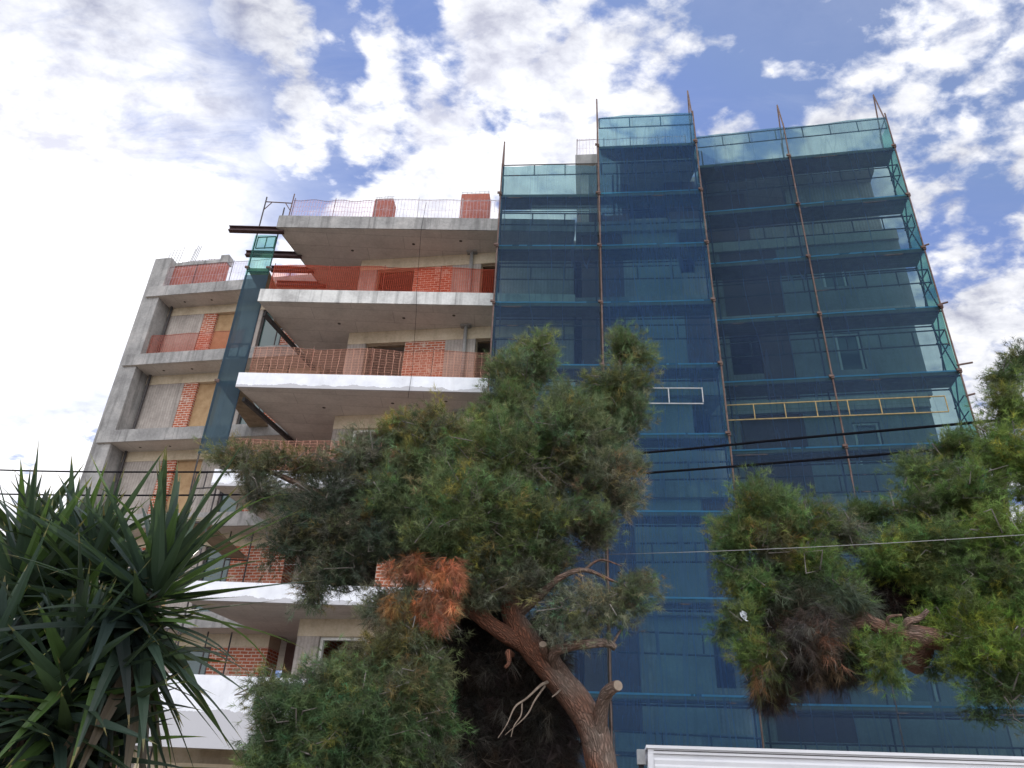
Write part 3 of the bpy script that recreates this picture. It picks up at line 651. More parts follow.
class Crown:
    def __init__(s): s.V = []; s.C = []; s.tw = MB()
    def blob(s, px, py, rx, ry, Y, c, dens=1.0, rd=None, up=.5, nl=.070, inner=.45, twig=.22, clump=.105, spread=.7, w=.0037):
        p = np.array(P(px, py, Y)); k = Y / FPX * 1.08; R = np.array([rx * k, (rd if rd else (rx + ry) / 2 * 1.0) * k, ry * k * 1.0])
        area = rx * ry; n = max(6, int(area / 13.5 * dens))
        R = R * np.maximum(.45, 1 - 9.0 / np.array([rx, rd if rd else (rx + ry) / 2, ry]))
        # boughs: a few knuckle-like sub clumps leave gaps between them
        m = max(3, int(4 + area / 260)); sd_ = rand_dirs(m); sd_[:, 1] -= .35; sd_ = unit(sd_)
        sr = .62 + .32 * rng.random(m); sub = sd_ * sr[:, None]; own = rng.integers(0, m, n)
        lr = .30 + .16 * rng.random(m)
        dr = rand_dirs(n); rad = inner + (1 - inner) * rng.random(n) ** .6
        loc = sub[own] + dr * (rad * lr[own])[:, None]
        core = rng.random(n) < .18; loc[core] = dr[core] * (.65 * rng.random((core.sum(), 1)))
        cen = p + loc * R; dr = unit(loc * .6 + dr * .6)
        # uneven outline: push clumps in and out with a low-frequency noise
        for i in range(n):
            q = Vector(dr[i] * 1.9 + p); cen[i] = p + (cen[i] - p) * (1 + .16 * mnoise.noise(q * 1.7))
        outd = unit(dr * np.array([1, 1, .8]) + np.array([0, -.12, up]))
        cc = np.array(c) * (1 + (rng.normal(size=m) * .16)[own][:, None]) * (1 + rng.normal(size=(n, 1)) * .13) * (1 + rng.normal(size=(n, 3)) * np.array([.14, .05, .10]))
        yel = rng.random(n) < .10; cc[yel] = cc[yel] * np.array([1.7, 1.25, .9])
        gry = rng.random(n) < .12; cc[gry] = cc[gry] * .4 + np.array([.07, .065, .055])
        nt = 12; nn = 17
        # tufts strung along a short twig in every clump
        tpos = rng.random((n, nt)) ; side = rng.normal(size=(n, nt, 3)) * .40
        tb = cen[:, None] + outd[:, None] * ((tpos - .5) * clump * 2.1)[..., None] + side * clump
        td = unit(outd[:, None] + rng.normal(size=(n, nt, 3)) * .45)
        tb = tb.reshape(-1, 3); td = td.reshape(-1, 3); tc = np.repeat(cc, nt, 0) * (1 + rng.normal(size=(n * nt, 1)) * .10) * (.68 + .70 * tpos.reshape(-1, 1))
        b = np.repeat(tb, nn, 0); d0 = np.repeat(td, nn, 0)
        d1 = unit(d0 + rng.normal(size=b.shape) * spread); ln = nl * (.65 + .6 * rng.random((len(b), 1)))
        d1[:, 2] -= .10; d1 = unit(d1)
        sd = unit(np.cross(d1, rng.normal(size=b.shape))) * (w * .5)
        b = b + d0 * (rng.random((len(b), 1)) * .05)
        V = np.stack([b - sd, b + sd, b + d1 * ln], 1).reshape(-1, 3)
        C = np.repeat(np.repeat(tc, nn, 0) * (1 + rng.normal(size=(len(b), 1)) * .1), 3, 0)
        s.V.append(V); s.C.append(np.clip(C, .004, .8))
        sel = rng.random(n) < twig
        for i in np.nonzero(sel)[0]:
            a = p + (cen[i] - p) * .35 + rng.normal(size=3) * .06; e = cen[i] + outd[i] * clump
            mid = (a + e) / 2 + rng.normal(size=3) * .06
            s.tw.tube([a, mid, e], [.009, .006, .003], 4, False)
    def build(s, name, parent, tw=True):
        V = np.concatenate(s.V); C = np.concatenate(s.C)
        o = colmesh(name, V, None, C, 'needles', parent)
        if tw and s.tw.v: s.tw.build('twigs', 'twig_bark', parent)
        return o
simple('twig_bark', (.13, .115, .105), (.22, .20, .185), .9, 0, 20)
def tinted(o, f):
    me = o.data; ca = me.color_attributes.new('tint', 'FLOAT_COLOR', 'POINT'); n = len(me.vertices)
    co = np.zeros(n * 3, 'f'); me.vertices.foreach_get('co', co); t = f(co.reshape(-1, 3))
    ca.data.foreach_set('color', np.concatenate([np.repeat(t[:, None], 3, 1), np.ones((n, 1))], 1).astype('f').ravel())
def limb(mb, pts, rads, n=12, seg=7, wob=.16, seed=0):
    c = catmull([Vector(p) for p in pts], seg); m = len(pts); rr = []
    for i in range(len(c)):
        t = i / seg; k = min(int(t), m - 2); f = t - k; rr.append(rads[k] * (1 - f) + rads[k + 1] * f)
    mb.tube(c, rr, n, True, wob, seed)
    return c

GRN = (.136, .184, .070); GRN2 = (.120, .164, .074); YGR = (.186, .196, .070); GRY = (.140, .154, .098); DRK = (.070, .090, .056); BRN = (.36, .165, .09); DEAD = (.030, .023, .020); OLV = (.115, .118, .056)
# ---- main pine
pine = thing('pine_tree', 'leaning pine with forked reddish trunk and a large round-topped crown before the building', 'tree', P(622, 830, 7.4) * 1.0)
pine.location.z = 0
mb = MB()
base = P(603, 768, 7.4); gx = base.x
limb(mb, [(gx + .17, 7.4, -.2), (gx + .14, 7.4, 1.0), P(602, 768, 7.4), P(591, 725, 7.4), P(568, 690, 7.4), P(546, 664, 7.4), P(526, 640, 7.42), P(512, 613, 7.45), P(507, 580, 7.5), P(505, 540, 7.5), P(520, 480, 7.5), P(530, 420, 7.5), P(533, 370, 7.5)],
     [.20, .17, .135, .13, .125, .122, .115, .105, .085, .075, .065, .04, .02], 16, 8, .15, 1)
limb(mb, [P(535, 652, 7.42), P(508, 636, 7.4), P(485, 620, 7.35), P(450, 590, 7.3), P(410, 550, 7.3), P(350, 510, 7.4), P(290, 480, 7.5), P(240, 462, 7.6)], [.07, .08, .075, .065, .055, .045, .03, .012], 12, 7, .18, 2)
limb(mb, [P(507, 585, 7.45), P(540, 520, 7.4), P(580, 450, 7.4), P(612, 400, 7.4), P(622, 350, 7.4)], [.08, .065, .05, .035, .015], 10, 7, .15, 3)
limb(mb, [P(506, 560, 7.5), P(470, 500, 7.3), P(440, 450, 7.2), P(425, 410, 7.2)], [.07, .05, .035, .015], 10, 7, .15, 4)
limb(mb, [P(516, 615, 7.45), P(540, 596, 7.25), P(557, 580, 7.1), P(583, 570, 7.05), P(615, 582, 7.0), P(640, 592, 7.0)], [.06, .042, .032, .022, .014, .006], 8, 7, .2, 5)
limb(mb, [P(583, 571, 7.05), P(600, 560, 7.05), P(622, 566, 7.0)], [.016, .011, .005], 6, 5, .2, 6)
limb(mb, [P(560, 672, 7.4), P(553, 655, 7.2), P(563, 648, 7.1), P(585, 644, 7.0), P(607, 643, 7.0), P(616, 648, 7.0)], [.06, .055, .048, .042, .036, .03], 9, 6, .2, 7)
limb(mb, [P(553, 662, 7.35), P(545, 652, 7.2), P(543, 645, 7.1)], [.05, .045, .036], 9, 5, .2, 8)
limb(mb, [P(599, 735, 7.35), P(601, 714, 7.25), P(604, 698, 7.15), P(611, 689, 7.05), P(617, 686, 7.0)], [.075, .062, .055, .05, .048], 10, 6, .15, 9)
limb(mb, [P(512, 655, 7.38), P(508, 652, 7.2), P(509, 662, 7.15), P(505, 668, 7.15)], [.03, .026, .018, .012], 7, 5, .2, 10)
limb(mb, [P(612, 645, 7.0), P(617, 636, 7.0), P(621, 630, 7.0)], [.018, .012, .008], 6, 4, .2, 15)
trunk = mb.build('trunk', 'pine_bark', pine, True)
for dl in (([P(548, 682, 7.35), P(540, 686, 7.15), P(527, 698, 7.1), P(515, 707, 7.05), P(507, 724, 7.0), P(498, 738, 7.0)], [.016, .012, .009, .008, .005, .003]),
           ([P(522, 702, 7.1), P(521, 715, 7.05), P(514, 726, 7.0), P(511, 737, 7.0)], [.007, .006, .005, .003]),
           ([P(545, 686, 7.3), P(535, 700, 7.1), P(526, 716, 7.05), P(505, 735, 7.0)], [.009, .008, .006, .002]),
           ([P(560, 690, 7.3), P(556, 694, 7.15), P(552, 697, 7.1)], [.010, .008, .004])):
    mb = MB(); limb(mb, dl[0], dl[1], 6, 6, .15, 11); mb.build('dead_branch', 'dead_wood', pine)
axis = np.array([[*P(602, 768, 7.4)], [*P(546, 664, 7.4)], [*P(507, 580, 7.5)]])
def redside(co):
    # bark tinted redder on the lower left flank, greyer elsewhere
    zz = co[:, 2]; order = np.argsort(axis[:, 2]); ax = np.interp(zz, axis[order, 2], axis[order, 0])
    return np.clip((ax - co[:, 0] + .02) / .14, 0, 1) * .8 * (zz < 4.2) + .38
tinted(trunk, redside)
for (a, b, r) in ((P(617, 686, 7.0), P(618.2, 685.4, 6.98), .043), (P(543, 645, 7.1), P(543, 644, 7.09), .034)):
    MB().tube([a, b], r, 12).build('cut_end', 'cut_wood', trunk)
cr = Crown()
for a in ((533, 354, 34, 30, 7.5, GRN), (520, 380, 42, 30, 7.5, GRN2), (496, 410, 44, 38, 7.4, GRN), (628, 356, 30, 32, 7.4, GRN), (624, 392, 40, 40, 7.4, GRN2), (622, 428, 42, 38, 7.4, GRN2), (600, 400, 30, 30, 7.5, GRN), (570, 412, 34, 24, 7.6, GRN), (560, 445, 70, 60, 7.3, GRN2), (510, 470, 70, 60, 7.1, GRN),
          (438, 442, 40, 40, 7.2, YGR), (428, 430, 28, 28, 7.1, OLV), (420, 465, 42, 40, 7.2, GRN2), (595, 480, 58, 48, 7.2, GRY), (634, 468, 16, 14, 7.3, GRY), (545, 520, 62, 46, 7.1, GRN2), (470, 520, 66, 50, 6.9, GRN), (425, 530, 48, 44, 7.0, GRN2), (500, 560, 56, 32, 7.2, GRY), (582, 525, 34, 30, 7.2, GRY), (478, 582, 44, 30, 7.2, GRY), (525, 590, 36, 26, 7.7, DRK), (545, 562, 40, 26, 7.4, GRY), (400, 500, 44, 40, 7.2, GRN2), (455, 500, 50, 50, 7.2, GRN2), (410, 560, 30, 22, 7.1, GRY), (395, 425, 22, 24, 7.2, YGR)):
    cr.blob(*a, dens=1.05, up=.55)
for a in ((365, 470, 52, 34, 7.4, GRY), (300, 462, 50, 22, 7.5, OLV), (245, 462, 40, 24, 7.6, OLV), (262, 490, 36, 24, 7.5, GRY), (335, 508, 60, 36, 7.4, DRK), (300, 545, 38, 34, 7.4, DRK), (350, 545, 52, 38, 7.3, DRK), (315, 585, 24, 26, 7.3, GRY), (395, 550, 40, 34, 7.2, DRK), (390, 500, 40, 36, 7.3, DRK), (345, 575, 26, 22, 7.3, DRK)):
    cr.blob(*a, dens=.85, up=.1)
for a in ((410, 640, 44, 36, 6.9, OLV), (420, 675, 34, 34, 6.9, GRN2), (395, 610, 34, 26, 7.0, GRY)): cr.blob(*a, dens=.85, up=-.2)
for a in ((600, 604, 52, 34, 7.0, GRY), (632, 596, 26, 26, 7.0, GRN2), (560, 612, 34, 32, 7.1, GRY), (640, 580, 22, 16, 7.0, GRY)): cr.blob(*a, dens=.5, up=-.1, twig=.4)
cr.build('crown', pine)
cr = Crown()
for a in ((410, 566, 30, 13, 6.7, BRN), (445, 572, 22, 18, 6.7, BRN), (432, 600, 26, 16, 6.7, BRN), (396, 600, 16, 13, 6.75, (.36, .22, .09)), (452, 600, 16, 20, 6.75, BRN), (410, 590, 16, 12, 6.72, GRY), (438, 618, 16, 10, 6.7, BRN)): cr.blob(a[0], a[1], a[2] - 5, a[3] - 4, *a[4:], dens=1.5, up=-1.5, spread=.4, twig=.1, nl=.11, clump=.075)
o = cr.build('dead_needles', pine, False); o['label'] = 'rust brown dead needle cluster in the middle of the crown'
cr = Crown()
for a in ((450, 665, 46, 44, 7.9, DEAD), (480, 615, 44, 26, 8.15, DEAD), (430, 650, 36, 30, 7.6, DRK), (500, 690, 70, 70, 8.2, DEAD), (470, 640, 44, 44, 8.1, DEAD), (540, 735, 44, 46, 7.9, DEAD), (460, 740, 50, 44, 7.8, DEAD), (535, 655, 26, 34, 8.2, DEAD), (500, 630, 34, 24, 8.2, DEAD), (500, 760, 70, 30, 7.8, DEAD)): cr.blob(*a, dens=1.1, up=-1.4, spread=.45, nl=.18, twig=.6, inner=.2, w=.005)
o = cr.build('dead_growth_and_fill', pine, False); o['label'] = 'dark curtain of dry brown growth hanging behind the trunk'
# ---- pine thicket at lower left
bush = thing('pine_tree', 'low dense dark green pine hiding the end of the white parapet', 'tree', (-1.9, 7.1, 0))
mb = MB(); limb(mb, [(-1.75, 7.1, -.2), (-1.8, 7.1, 1.2), P(345, 720, 7.1), P(330, 690, 7.1)], [.16, .13, .09, .03], 10); limb(mb, [(-1.78, 7.1, 1.2), P(400, 740, 7.1), P(420, 690, 7.0)], [.09, .06, .02], 8)
t_ = mb.build('trunk', 'pine_bark', bush, True); tinted(t_, lambda c: np.full(len(c), .2))
cr = Crown()
DG = (.066, .108, .044)
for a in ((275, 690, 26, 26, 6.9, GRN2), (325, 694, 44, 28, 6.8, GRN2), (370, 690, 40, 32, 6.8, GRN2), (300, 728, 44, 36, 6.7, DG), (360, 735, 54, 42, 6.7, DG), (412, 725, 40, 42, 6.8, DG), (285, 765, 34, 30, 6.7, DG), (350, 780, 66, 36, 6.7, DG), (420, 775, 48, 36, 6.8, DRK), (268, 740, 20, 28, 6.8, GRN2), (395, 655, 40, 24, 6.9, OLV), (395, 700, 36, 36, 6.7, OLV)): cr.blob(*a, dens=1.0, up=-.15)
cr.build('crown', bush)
# ---- right pine
rp = thing('pine_tree', 'bright green pine filling the right edge with a bare limb low down', 'tree', (5.8, 7.6, 0))
mb = MB()
limb(mb, [(6.0, 7.7, -.2), (5.9, 7.7, 1.5), P(1060, 690, 7.7), P(1010, 600, 7.7), P(1000, 500, 7.7), P(1005, 400, 7.7)], [.26, .22, .18, .13, .08, .03], 14, 8)
limb(mb, [P(1040, 665, 7.7), P(975, 650, 7.6), P(930, 638, 7.0), P(895, 632, 6.9), P(868, 620, 7.0), P(835, 590, 7.3), P(800, 560, 7.4), P(770, 530, 7.5)], [.11, .10, .09, .075, .06, .045, .03, .015], 12, 7, .2, 3)
limb(mb, [P(905, 633, 6.9), P(908, 622, 6.8), P(920, 618, 6.8), P(928, 610, 6.75)], [.045, .035, .025, .02], 7, 5, .25, 4)
limb(mb, [P(890, 632, 6.9), P(888, 618, 6.8), P(902, 615, 6.75)], [.02, .016, .012], 6, 5, .2, 5)
limb(mb, [P(868, 620, 7.0), P(820, 640, 7.3), P(785, 660, 7.5), P(770, 680, 7.5)], [.06, .04, .025, .01], 8, 6, .2, 6)
limb(mb, [P(920, 640, 7.5), P(918, 655, 7.5), P(912, 668, 7.5)], [.13, .12, .10], 10, 5, .15, 7)
t_ = mb.build('trunk', 'pine_bark', rp, True); tinted(t_, lambda c: np.clip(.35 + (3.5 - c[:, 2]) * .8, .2, .9))
cr = Crown()
RG = (.124, .186, .050); RG2 = (.104, .158, .054); RB = (.140, .208, .045)
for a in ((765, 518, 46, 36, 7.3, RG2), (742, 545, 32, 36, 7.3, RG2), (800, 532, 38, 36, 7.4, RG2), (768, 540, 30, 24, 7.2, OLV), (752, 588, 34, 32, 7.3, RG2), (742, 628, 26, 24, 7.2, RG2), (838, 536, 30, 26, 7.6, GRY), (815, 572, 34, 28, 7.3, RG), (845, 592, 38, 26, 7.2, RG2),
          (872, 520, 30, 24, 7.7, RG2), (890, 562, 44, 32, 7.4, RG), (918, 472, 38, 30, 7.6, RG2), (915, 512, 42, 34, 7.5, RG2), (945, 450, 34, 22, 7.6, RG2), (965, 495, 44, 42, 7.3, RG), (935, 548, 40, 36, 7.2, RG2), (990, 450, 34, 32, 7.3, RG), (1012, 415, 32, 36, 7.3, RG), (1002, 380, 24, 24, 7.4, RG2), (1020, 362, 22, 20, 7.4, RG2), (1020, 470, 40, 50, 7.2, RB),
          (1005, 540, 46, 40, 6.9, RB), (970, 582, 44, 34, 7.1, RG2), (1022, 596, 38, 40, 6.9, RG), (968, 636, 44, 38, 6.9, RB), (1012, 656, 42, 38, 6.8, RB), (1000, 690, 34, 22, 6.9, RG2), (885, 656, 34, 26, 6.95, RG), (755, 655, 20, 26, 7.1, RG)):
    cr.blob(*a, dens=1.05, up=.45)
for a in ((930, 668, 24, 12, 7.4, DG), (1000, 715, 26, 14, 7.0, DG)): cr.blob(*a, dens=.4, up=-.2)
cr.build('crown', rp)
cr = Crown()  # near-black filler blobs put the crown's inner shade into colour, beside the dead twigs
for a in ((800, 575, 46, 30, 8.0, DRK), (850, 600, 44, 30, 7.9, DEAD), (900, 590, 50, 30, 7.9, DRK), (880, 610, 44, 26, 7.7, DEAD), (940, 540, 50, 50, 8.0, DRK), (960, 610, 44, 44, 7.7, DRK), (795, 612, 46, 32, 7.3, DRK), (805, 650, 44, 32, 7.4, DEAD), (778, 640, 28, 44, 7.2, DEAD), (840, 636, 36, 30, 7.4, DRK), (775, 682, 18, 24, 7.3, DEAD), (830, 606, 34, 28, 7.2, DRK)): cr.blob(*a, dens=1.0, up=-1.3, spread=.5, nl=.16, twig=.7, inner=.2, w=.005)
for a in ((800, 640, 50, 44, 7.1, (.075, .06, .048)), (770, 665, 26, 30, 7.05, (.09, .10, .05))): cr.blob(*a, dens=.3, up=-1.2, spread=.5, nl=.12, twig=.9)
o = cr.build('dead_growth_and_fill', rp, True); o['label'] = 'dark tangle of dry twigs under the left boughs, with dark filler inside the crown'
# scrap of plastic caught in the boughs
mb = MB(); c0 = P(744, 613, 6.9); pts = [[None] * 5 for _ in range(5)]
for i in range(5):
    for j in range(5): pts[i][j] = c0 + Vector(((i - 2) * .014 + random.uniform(-.01, .01), random.uniform(-.03, .03), (j - 2) * .019 - (i * .008) + random.uniform(-.01, .01)))
for i in range(4):
    for j in range(4): mb.face([pts[i][j], pts[i + 1][j], pts[i + 1][j + 1], pts[i][j + 1]], [(0, 0), (1, 0), (1, 1), (0, 1)])
tag(mb.build('plastic_scrap', 'plastic_scrap'), 'small white scrap of plastic caught in the right pine', 'litter')

# ------------------------------------------------------------------ yucca
yuc = thing('yucca_plant', 'large dark yucca with sword leaves in the lower left corner', 'yucca', (-1.75, 3.3, 0))
mb = MB()
limb(mb, [(-1.65, 3.35, -.1), (-1.62, 3.35, 1.2), P(120, 690, 3.35), P(150, 590, 3.3)], [.12, .10, .075, .05], 12, 7, .15, 1)
limb(mb, [(-1.7, 3.4, .6), (-1.85, 3.5, 1.5), P(60, 640, 3.55), P(52, 560, 3.5)], [.10, .09, .07, .05], 12, 7, .15, 2)
limb(mb, [(-1.7, 3.3, .8), P(20, 740, 3.3), P(20, 680, 3.3)], [.08, .07, .05], 10, 7, .15, 3)
t_ = mb.build('stem', 'pine_bark', yuc, True); tinted(t_, lambda c: np.full(len(c), .3))
def leaf(V, C, UVs, base, dr, L, w, droop, c, dead=False):
    n = 9; dr = dr.normalized(); side = dr.cross(Vector((0, 0, 1)))
    if side.length < .05: side = Vector((1, 0, 0))
    side.normalize(); side = (Matrix.Rotation(random.uniform(-.7, .7), 3, dr) @ side); p = base.copy(); d = dr.copy(); rows = []
    for i in range(n + 1):
        t = i / n; wd = w * min(1, .6 + 2.6 * t) * (1 - max(0, (t - .16) / .84) ** 1.15)
        nrm = side.cross(d).normalized()
        rows.append((p - side * wd * .5 + nrm * wd * .17, p.copy(), p + side * wd * .5 + nrm * wd * .17, t))
        d = (d + Vector((0, 0, -droop / n * (.3 + 1.4 * t)))).normalized(); p = p + d * (L / n)
    for i in range(n):
        a, b = rows[i], rows[i + 1]
        for k in (0, 1):
            q = [a[k], a[k + 1], b[k + 1], b[k]]; ts = [a[3], a[3], b[3], b[3]]; us = [k, k + 1, k + 1, k]
            V.append([tuple(x) for x in q]); UVs.append([(u * .02 + base.x, t) for u, t in zip(us, ts)])
            C.append([tuple(np.array(c) * (1 - .12 * (i > n - 2)) + (np.array((.10, .07, .02)) if i == n - 1 else 0)) for t in ts])
def rosette(px, py, Y, n, L, seed, el0=-1.25, el1=1.45, c=(.026, .044, .032), shade=.0, bias=None, w=.058):
    random.seed(seed); V, C, U = [], [], []; ctr = P(px, py, Y)
    for i in range(n):
        t = (i + .5) / n; el = el1 + (el0 - el1) * t + random.uniform(-.12, .12); az = i * 2.39996 + random.uniform(-.3, .3)
        d = Vector((math.cos(az) * math.cos(el), math.sin(az) * math.cos(el), math.sin(el)))
        b = ctr + Vector((random.uniform(-.04, .04), random.uniform(-.04, .04), .14 - .40 * t)) + d * .03
        k = random.uniform(.5, 1.5); q_ = random.uniform(.85, 1.2); cc = [c[0] * k, c[1] * k, c[2] * k * q_]
        if random.random() < .17: cc = [.055, .10, .028]
        if t > .86 and random.random() < .5: cc = random.choice(([.10, .08, .055], [.06, .045, .03]))
        leaf(V, C, U, b, d, L * random.uniform(.65, 1.12) * (1 if t > .14 else .6), w * random.uniform(.75, 1.2), random.uniform(.0, .4) + (random.uniform(.5, 1.2) if random.random() < .16 else 0), cc)
    vs = [p for q in V for p in q]; fs = [tuple(range(4 * i, 4 * i + 4)) for i in range(len(V))]
    me = bpy.data.meshes.new('leaf_rosette'); me.from_pydata(vs, [], fs)
    ca = me.color_attributes.new('tint', 'FLOAT_COLOR', 'POINT'); ca.data.foreach_set('color', np.array([(*x, 1) for q in C for x in q], 'f').ravel())
    ul = me.uv_layers.new(name='UVMap'); ul.data.foreach_set('uv', np.array([x for q in U for x in q], 'f').ravel())
    me.polygons.foreach_set('use_smooth', [True] * len(fs)); me.materials.append(M['sword_leaf'])
    o = bpy.data.objects.new('leaf_rosette', me); col.objects.link(o); adopt(o, yuc)
rosette(150, 600, 3.2, 130, .66, 3)
rosette(60, 580, 3.5, 105, .54, 5)
rosette(15, 600, 3.3, 110, .55, 8)
rosette(85, 590, 3.3, 90, .58, 41, c=(.02, .034, .025), w=.045)
rosette(60, 690, 3.0, 100, .48, 13)
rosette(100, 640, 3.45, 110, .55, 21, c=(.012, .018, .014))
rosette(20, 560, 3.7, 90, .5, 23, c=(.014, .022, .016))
rosette(-20, 690, 3.0, 70, .5, 15)
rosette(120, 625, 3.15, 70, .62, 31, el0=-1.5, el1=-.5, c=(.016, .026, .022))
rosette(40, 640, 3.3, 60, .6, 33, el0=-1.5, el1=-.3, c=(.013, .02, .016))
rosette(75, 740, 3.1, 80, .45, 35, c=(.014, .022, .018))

# ------------------------------------------------------------------ light
sd = ray(70, 335).normalized(); el = math.asin(sd.z); az = math.atan2(sd.x, sd.y)
sun = bpy.data.lights.new('sun', 'SUN'); sun.energy = 2.2; sun.angle = R_(.5); sun.color = (1, .95, .87)
so = bpy.data.objects.new('sun', sun); col.objects.link(so); so.rotation_euler = sd.to_track_quat('Z', 'Y').to_euler()
w = bpy.data.worlds.new('World'); scene.world = w; w.use_nodes = True; nt = w.node_tree; nt.nodes.clear()
out = nd(nt, 'ShaderNodeOutputWorld'); bg = nd(nt, 'ShaderNodeBackground'); bg.inputs['Strength'].default_value = .09; lk(nt, bg.outputs[0], out.inputs[0])
BACK_FILL, SKYT = 12.0, (1.5, 1.35, 1.45)
sky = nd(nt, 'ShaderNodeTexSky', sky_type='NISHITA'); sky.sun_disc = False; sky.sun_elevation = el; sky.sun_rotation = az; sky.air_density = 1.0; sky.dust_density = .6; sky.ozone_density = 2.0
gen = nd(nt, 'ShaderNodeTexCoord').outputs['Generated']
sp = nd(nt, 'ShaderNodeSeparateXYZ'); lk(nt, gen, sp.inputs[0])
zc = math_(nt, 'ADD', math_(nt, 'MAXIMUM', sp.outputs[2], .0), .22)
cx = math_(nt, 'DIVIDE', sp.outputs[0], zc); cy = math_(nt, 'DIVIDE', sp.outputs[1], zc)
cv = nd(nt, 'ShaderNodeCombineXYZ'); lk(nt, cx, cv.inputs[0]); lk(nt, cy, cv.inputs[1]); uvw = cv.outputs[0]
def lobe(px, py, inner, outer, amp):
    d = ray(px, py).normalized()
    vm = nd(nt, 'ShaderNodeVectorMath', operation='DOT_PRODUCT'); lk(nt, gen, vm.inputs[0]); vm.inputs[1].default_value = d
    mr = nd(nt, 'ShaderNodeMapRange', interpolation_type='SMOOTHSTEP'); lk(nt, vm.outputs['Value'], mr.inputs[0])
    mr.inputs[1].default_value = math.cos(R_(outer)); mr.inputs[2].default_value = math.cos(R_(inner)); mr.inputs[3].default_value = 0; mr.inputs[4].default_value = amp
    return mr.outputs[0]
def addall(xs):
    r = xs[0]
    for x in xs[1:]: r = math_(nt, 'ADD', r, x)
    return r
# cellular altocumulus, stretched a little along the wind
wv = mapping(nt, uvw, (1, 1, 1), (3.1, 1.7, 0), (0, 0, .5))
big = noise(nt, uvw, 3.2, 3, .5, .2); puff = noise(nt, wv, 13.0, 7, .5, .2)
fine = noise(nt, mapping(nt, uvw, (1, 1.5, 1), (7, 2, 0), (0, 0, -.6)), 22.0, 6, .6, .2)
wisp = noise(nt, mapping(nt, uvw, (2.0, 6.0, 1), (0, 0, 0), (0, 0, .95)), 2.4, 9, .66, .6)
bias = addall([lobe(40, 345, 4, 20, .14), lobe(560, 60, 2, 11, .055), lobe(430, 70, 1, 8, .02), lobe(520, 150, 2, 11, .095), lobe(400, 230, 2, 9, .12), lobe(955, 375, 2, 9, .17), lobe(870, 70, 2, 9, .04), lobe(950, 140, 2, 7, .02), lobe(265, 45, .5, 6, .09), lobe(285, 140, .5, 4, .09),
               lobe(205, 90, 1, 6, -.09), lobe(210, 190, 1, 7, -.10), lobe(335, 30, .5, 4, -.10), lobe(325, 180, 1, 4, -.09), lobe(750, 50, 1, 7, -.10), lobe(960, 265, 1, 4, -.07), lobe(790, 15, 1, 5, -.04)])
n1 = addall([math_(nt, 'MULTIPLY', big, .22), math_(nt, 'MULTIPLY', puff, .86), math_(nt, 'MULTIPLY', fine, .36), bias, math_(nt, 'ADD', 0.0, -.225)])
dens = nd(nt, 'ShaderNodeMapRange', interpolation_type='SMOOTHSTEP'); lk(nt, n1, dens.inputs[0]); dens.inputs[1].default_value = .415; dens.inputs[2].default_value = .60
wl = nd(nt, 'ShaderNodeMapRange', interpolation_type='SMOOTHSTEP')
lk(nt, addall([wisp, lobe(60, 120, 6, 24, .34), lobe(210, 120, 1, 6, -.11), lobe(40, 330, 3, 16, .16)]), wl.inputs[0]); wl.inputs[1].default_value = .44; wl.inputs[2].default_value = .84
lft = lobe(-10, 160, 12, 19, 1.0)
cov = math_(nt, 'MAXIMUM', math_(nt, 'MULTIPLY', dens.outputs[0], math_(nt, 'SUBTRACT', 1.0, math_(nt, 'MULTIPLY', lft, .8))), math_(nt, 'MULTIPLY', wl.outputs[0], math_(nt, 'ADD', math_(nt, 'MULTIPLY', lft, .8), .12)), clamp=True)
cov = math_(nt, 'MULTIPLY', cov, .96)
shade = addall([math_(nt, 'MULTIPLY', noise(nt, wv, 7.0, 6, .6), .6), math_(nt, 'MULTIPLY', fine, .4)])
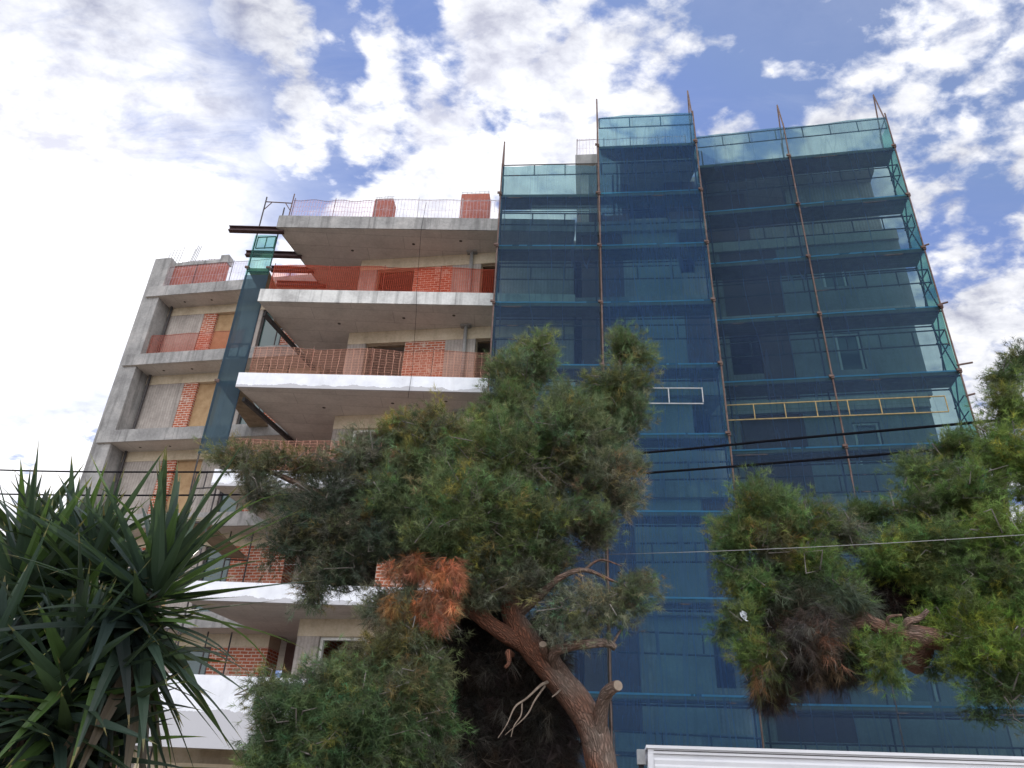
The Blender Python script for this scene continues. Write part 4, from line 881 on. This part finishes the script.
ccol = ramp(nt, shade, [(.36, (2.9, 3.0, 3.8)), (.5, (5.7, 5.8, 6.2)), (.62, (7.6, 7.6, 7.8))])
thick = nd(nt, 'ShaderNodeMapRange'); lk(nt, n1, thick.inputs[0]); thick.inputs[1].default_value = .50; thick.inputs[2].default_value = .72; thick.inputs[3].default_value = 1.0; thick.inputs[4].default_value = 1.18
glow = lobe(70, 350, 0, 29, 1.0); glow2 = math_(nt, 'POWER', glow, 2.5)
gl = nd(nt, 'ShaderNodeCombineXYZ')
cb = lobe(480, 180, 2, 15, 2.0)
# added bright sky lobe behind the viewer, unseen, to lift the shaded fronts
vm = nd(nt, 'ShaderNodeVectorMath', operation='DOT_PRODUCT'); lk(nt, gen, vm.inputs[0]); vm.inputs[1].default_value = Vector((.25, -.80, .55)).normalized()
bk = nd(nt, 'ShaderNodeMapRange', interpolation_type='SMOOTHSTEP'); lk(nt, vm.outputs['Value'], bk.inputs[0]); bk.inputs[1].default_value = -.05; bk.inputs[2].default_value = .8; bk.inputs[3].default_value = 0; bk.inputs[4].default_value = BACK_FILL
for i, k in enumerate((4.2, 4.05, 3.9)): lk(nt, addall([math_(nt, 'MULTIPLY', glow2, k), cb, bk.outputs[0]]), gl.inputs[i])
ccol = mixc(nt, 1.0, ccol, gl.outputs[0], 'ADD')
hz = lobe(70, 350, 0, 26, 1.6); gh = nd(nt, 'ShaderNodeCombineXYZ')
for i in range(3): lk(nt, hz, gh.inputs[i])
skyc = mixc(nt, 1.0, sky.outputs[0], SKYT, 'MULTIPLY')
skyc = mixc(nt, 1.0, skyc, (1.5, 2.2, 4.5), 'DARKEN')
skyc = mixc(nt, 1.0, skyc, gh.outputs[0], 'ADD')
cov = math_(nt, 'MAXIMUM', cov, math_(nt, 'MULTIPLY', bk.outputs[0], .9 / BACK_FILL))
lk(nt, mixc(nt, cov, skyc, ccol), bg.inputs[0])

scene.view_settings.view_transform = 'Standard'; scene.view_settings.look = 'None'; scene.view_settings.exposure = .72; scene.view_settings.gamma = 1
scene.render.engine = 'CYCLES'
scene.cycles.transparent_max_bounces = 24; scene.cycles.max_bounces = 8
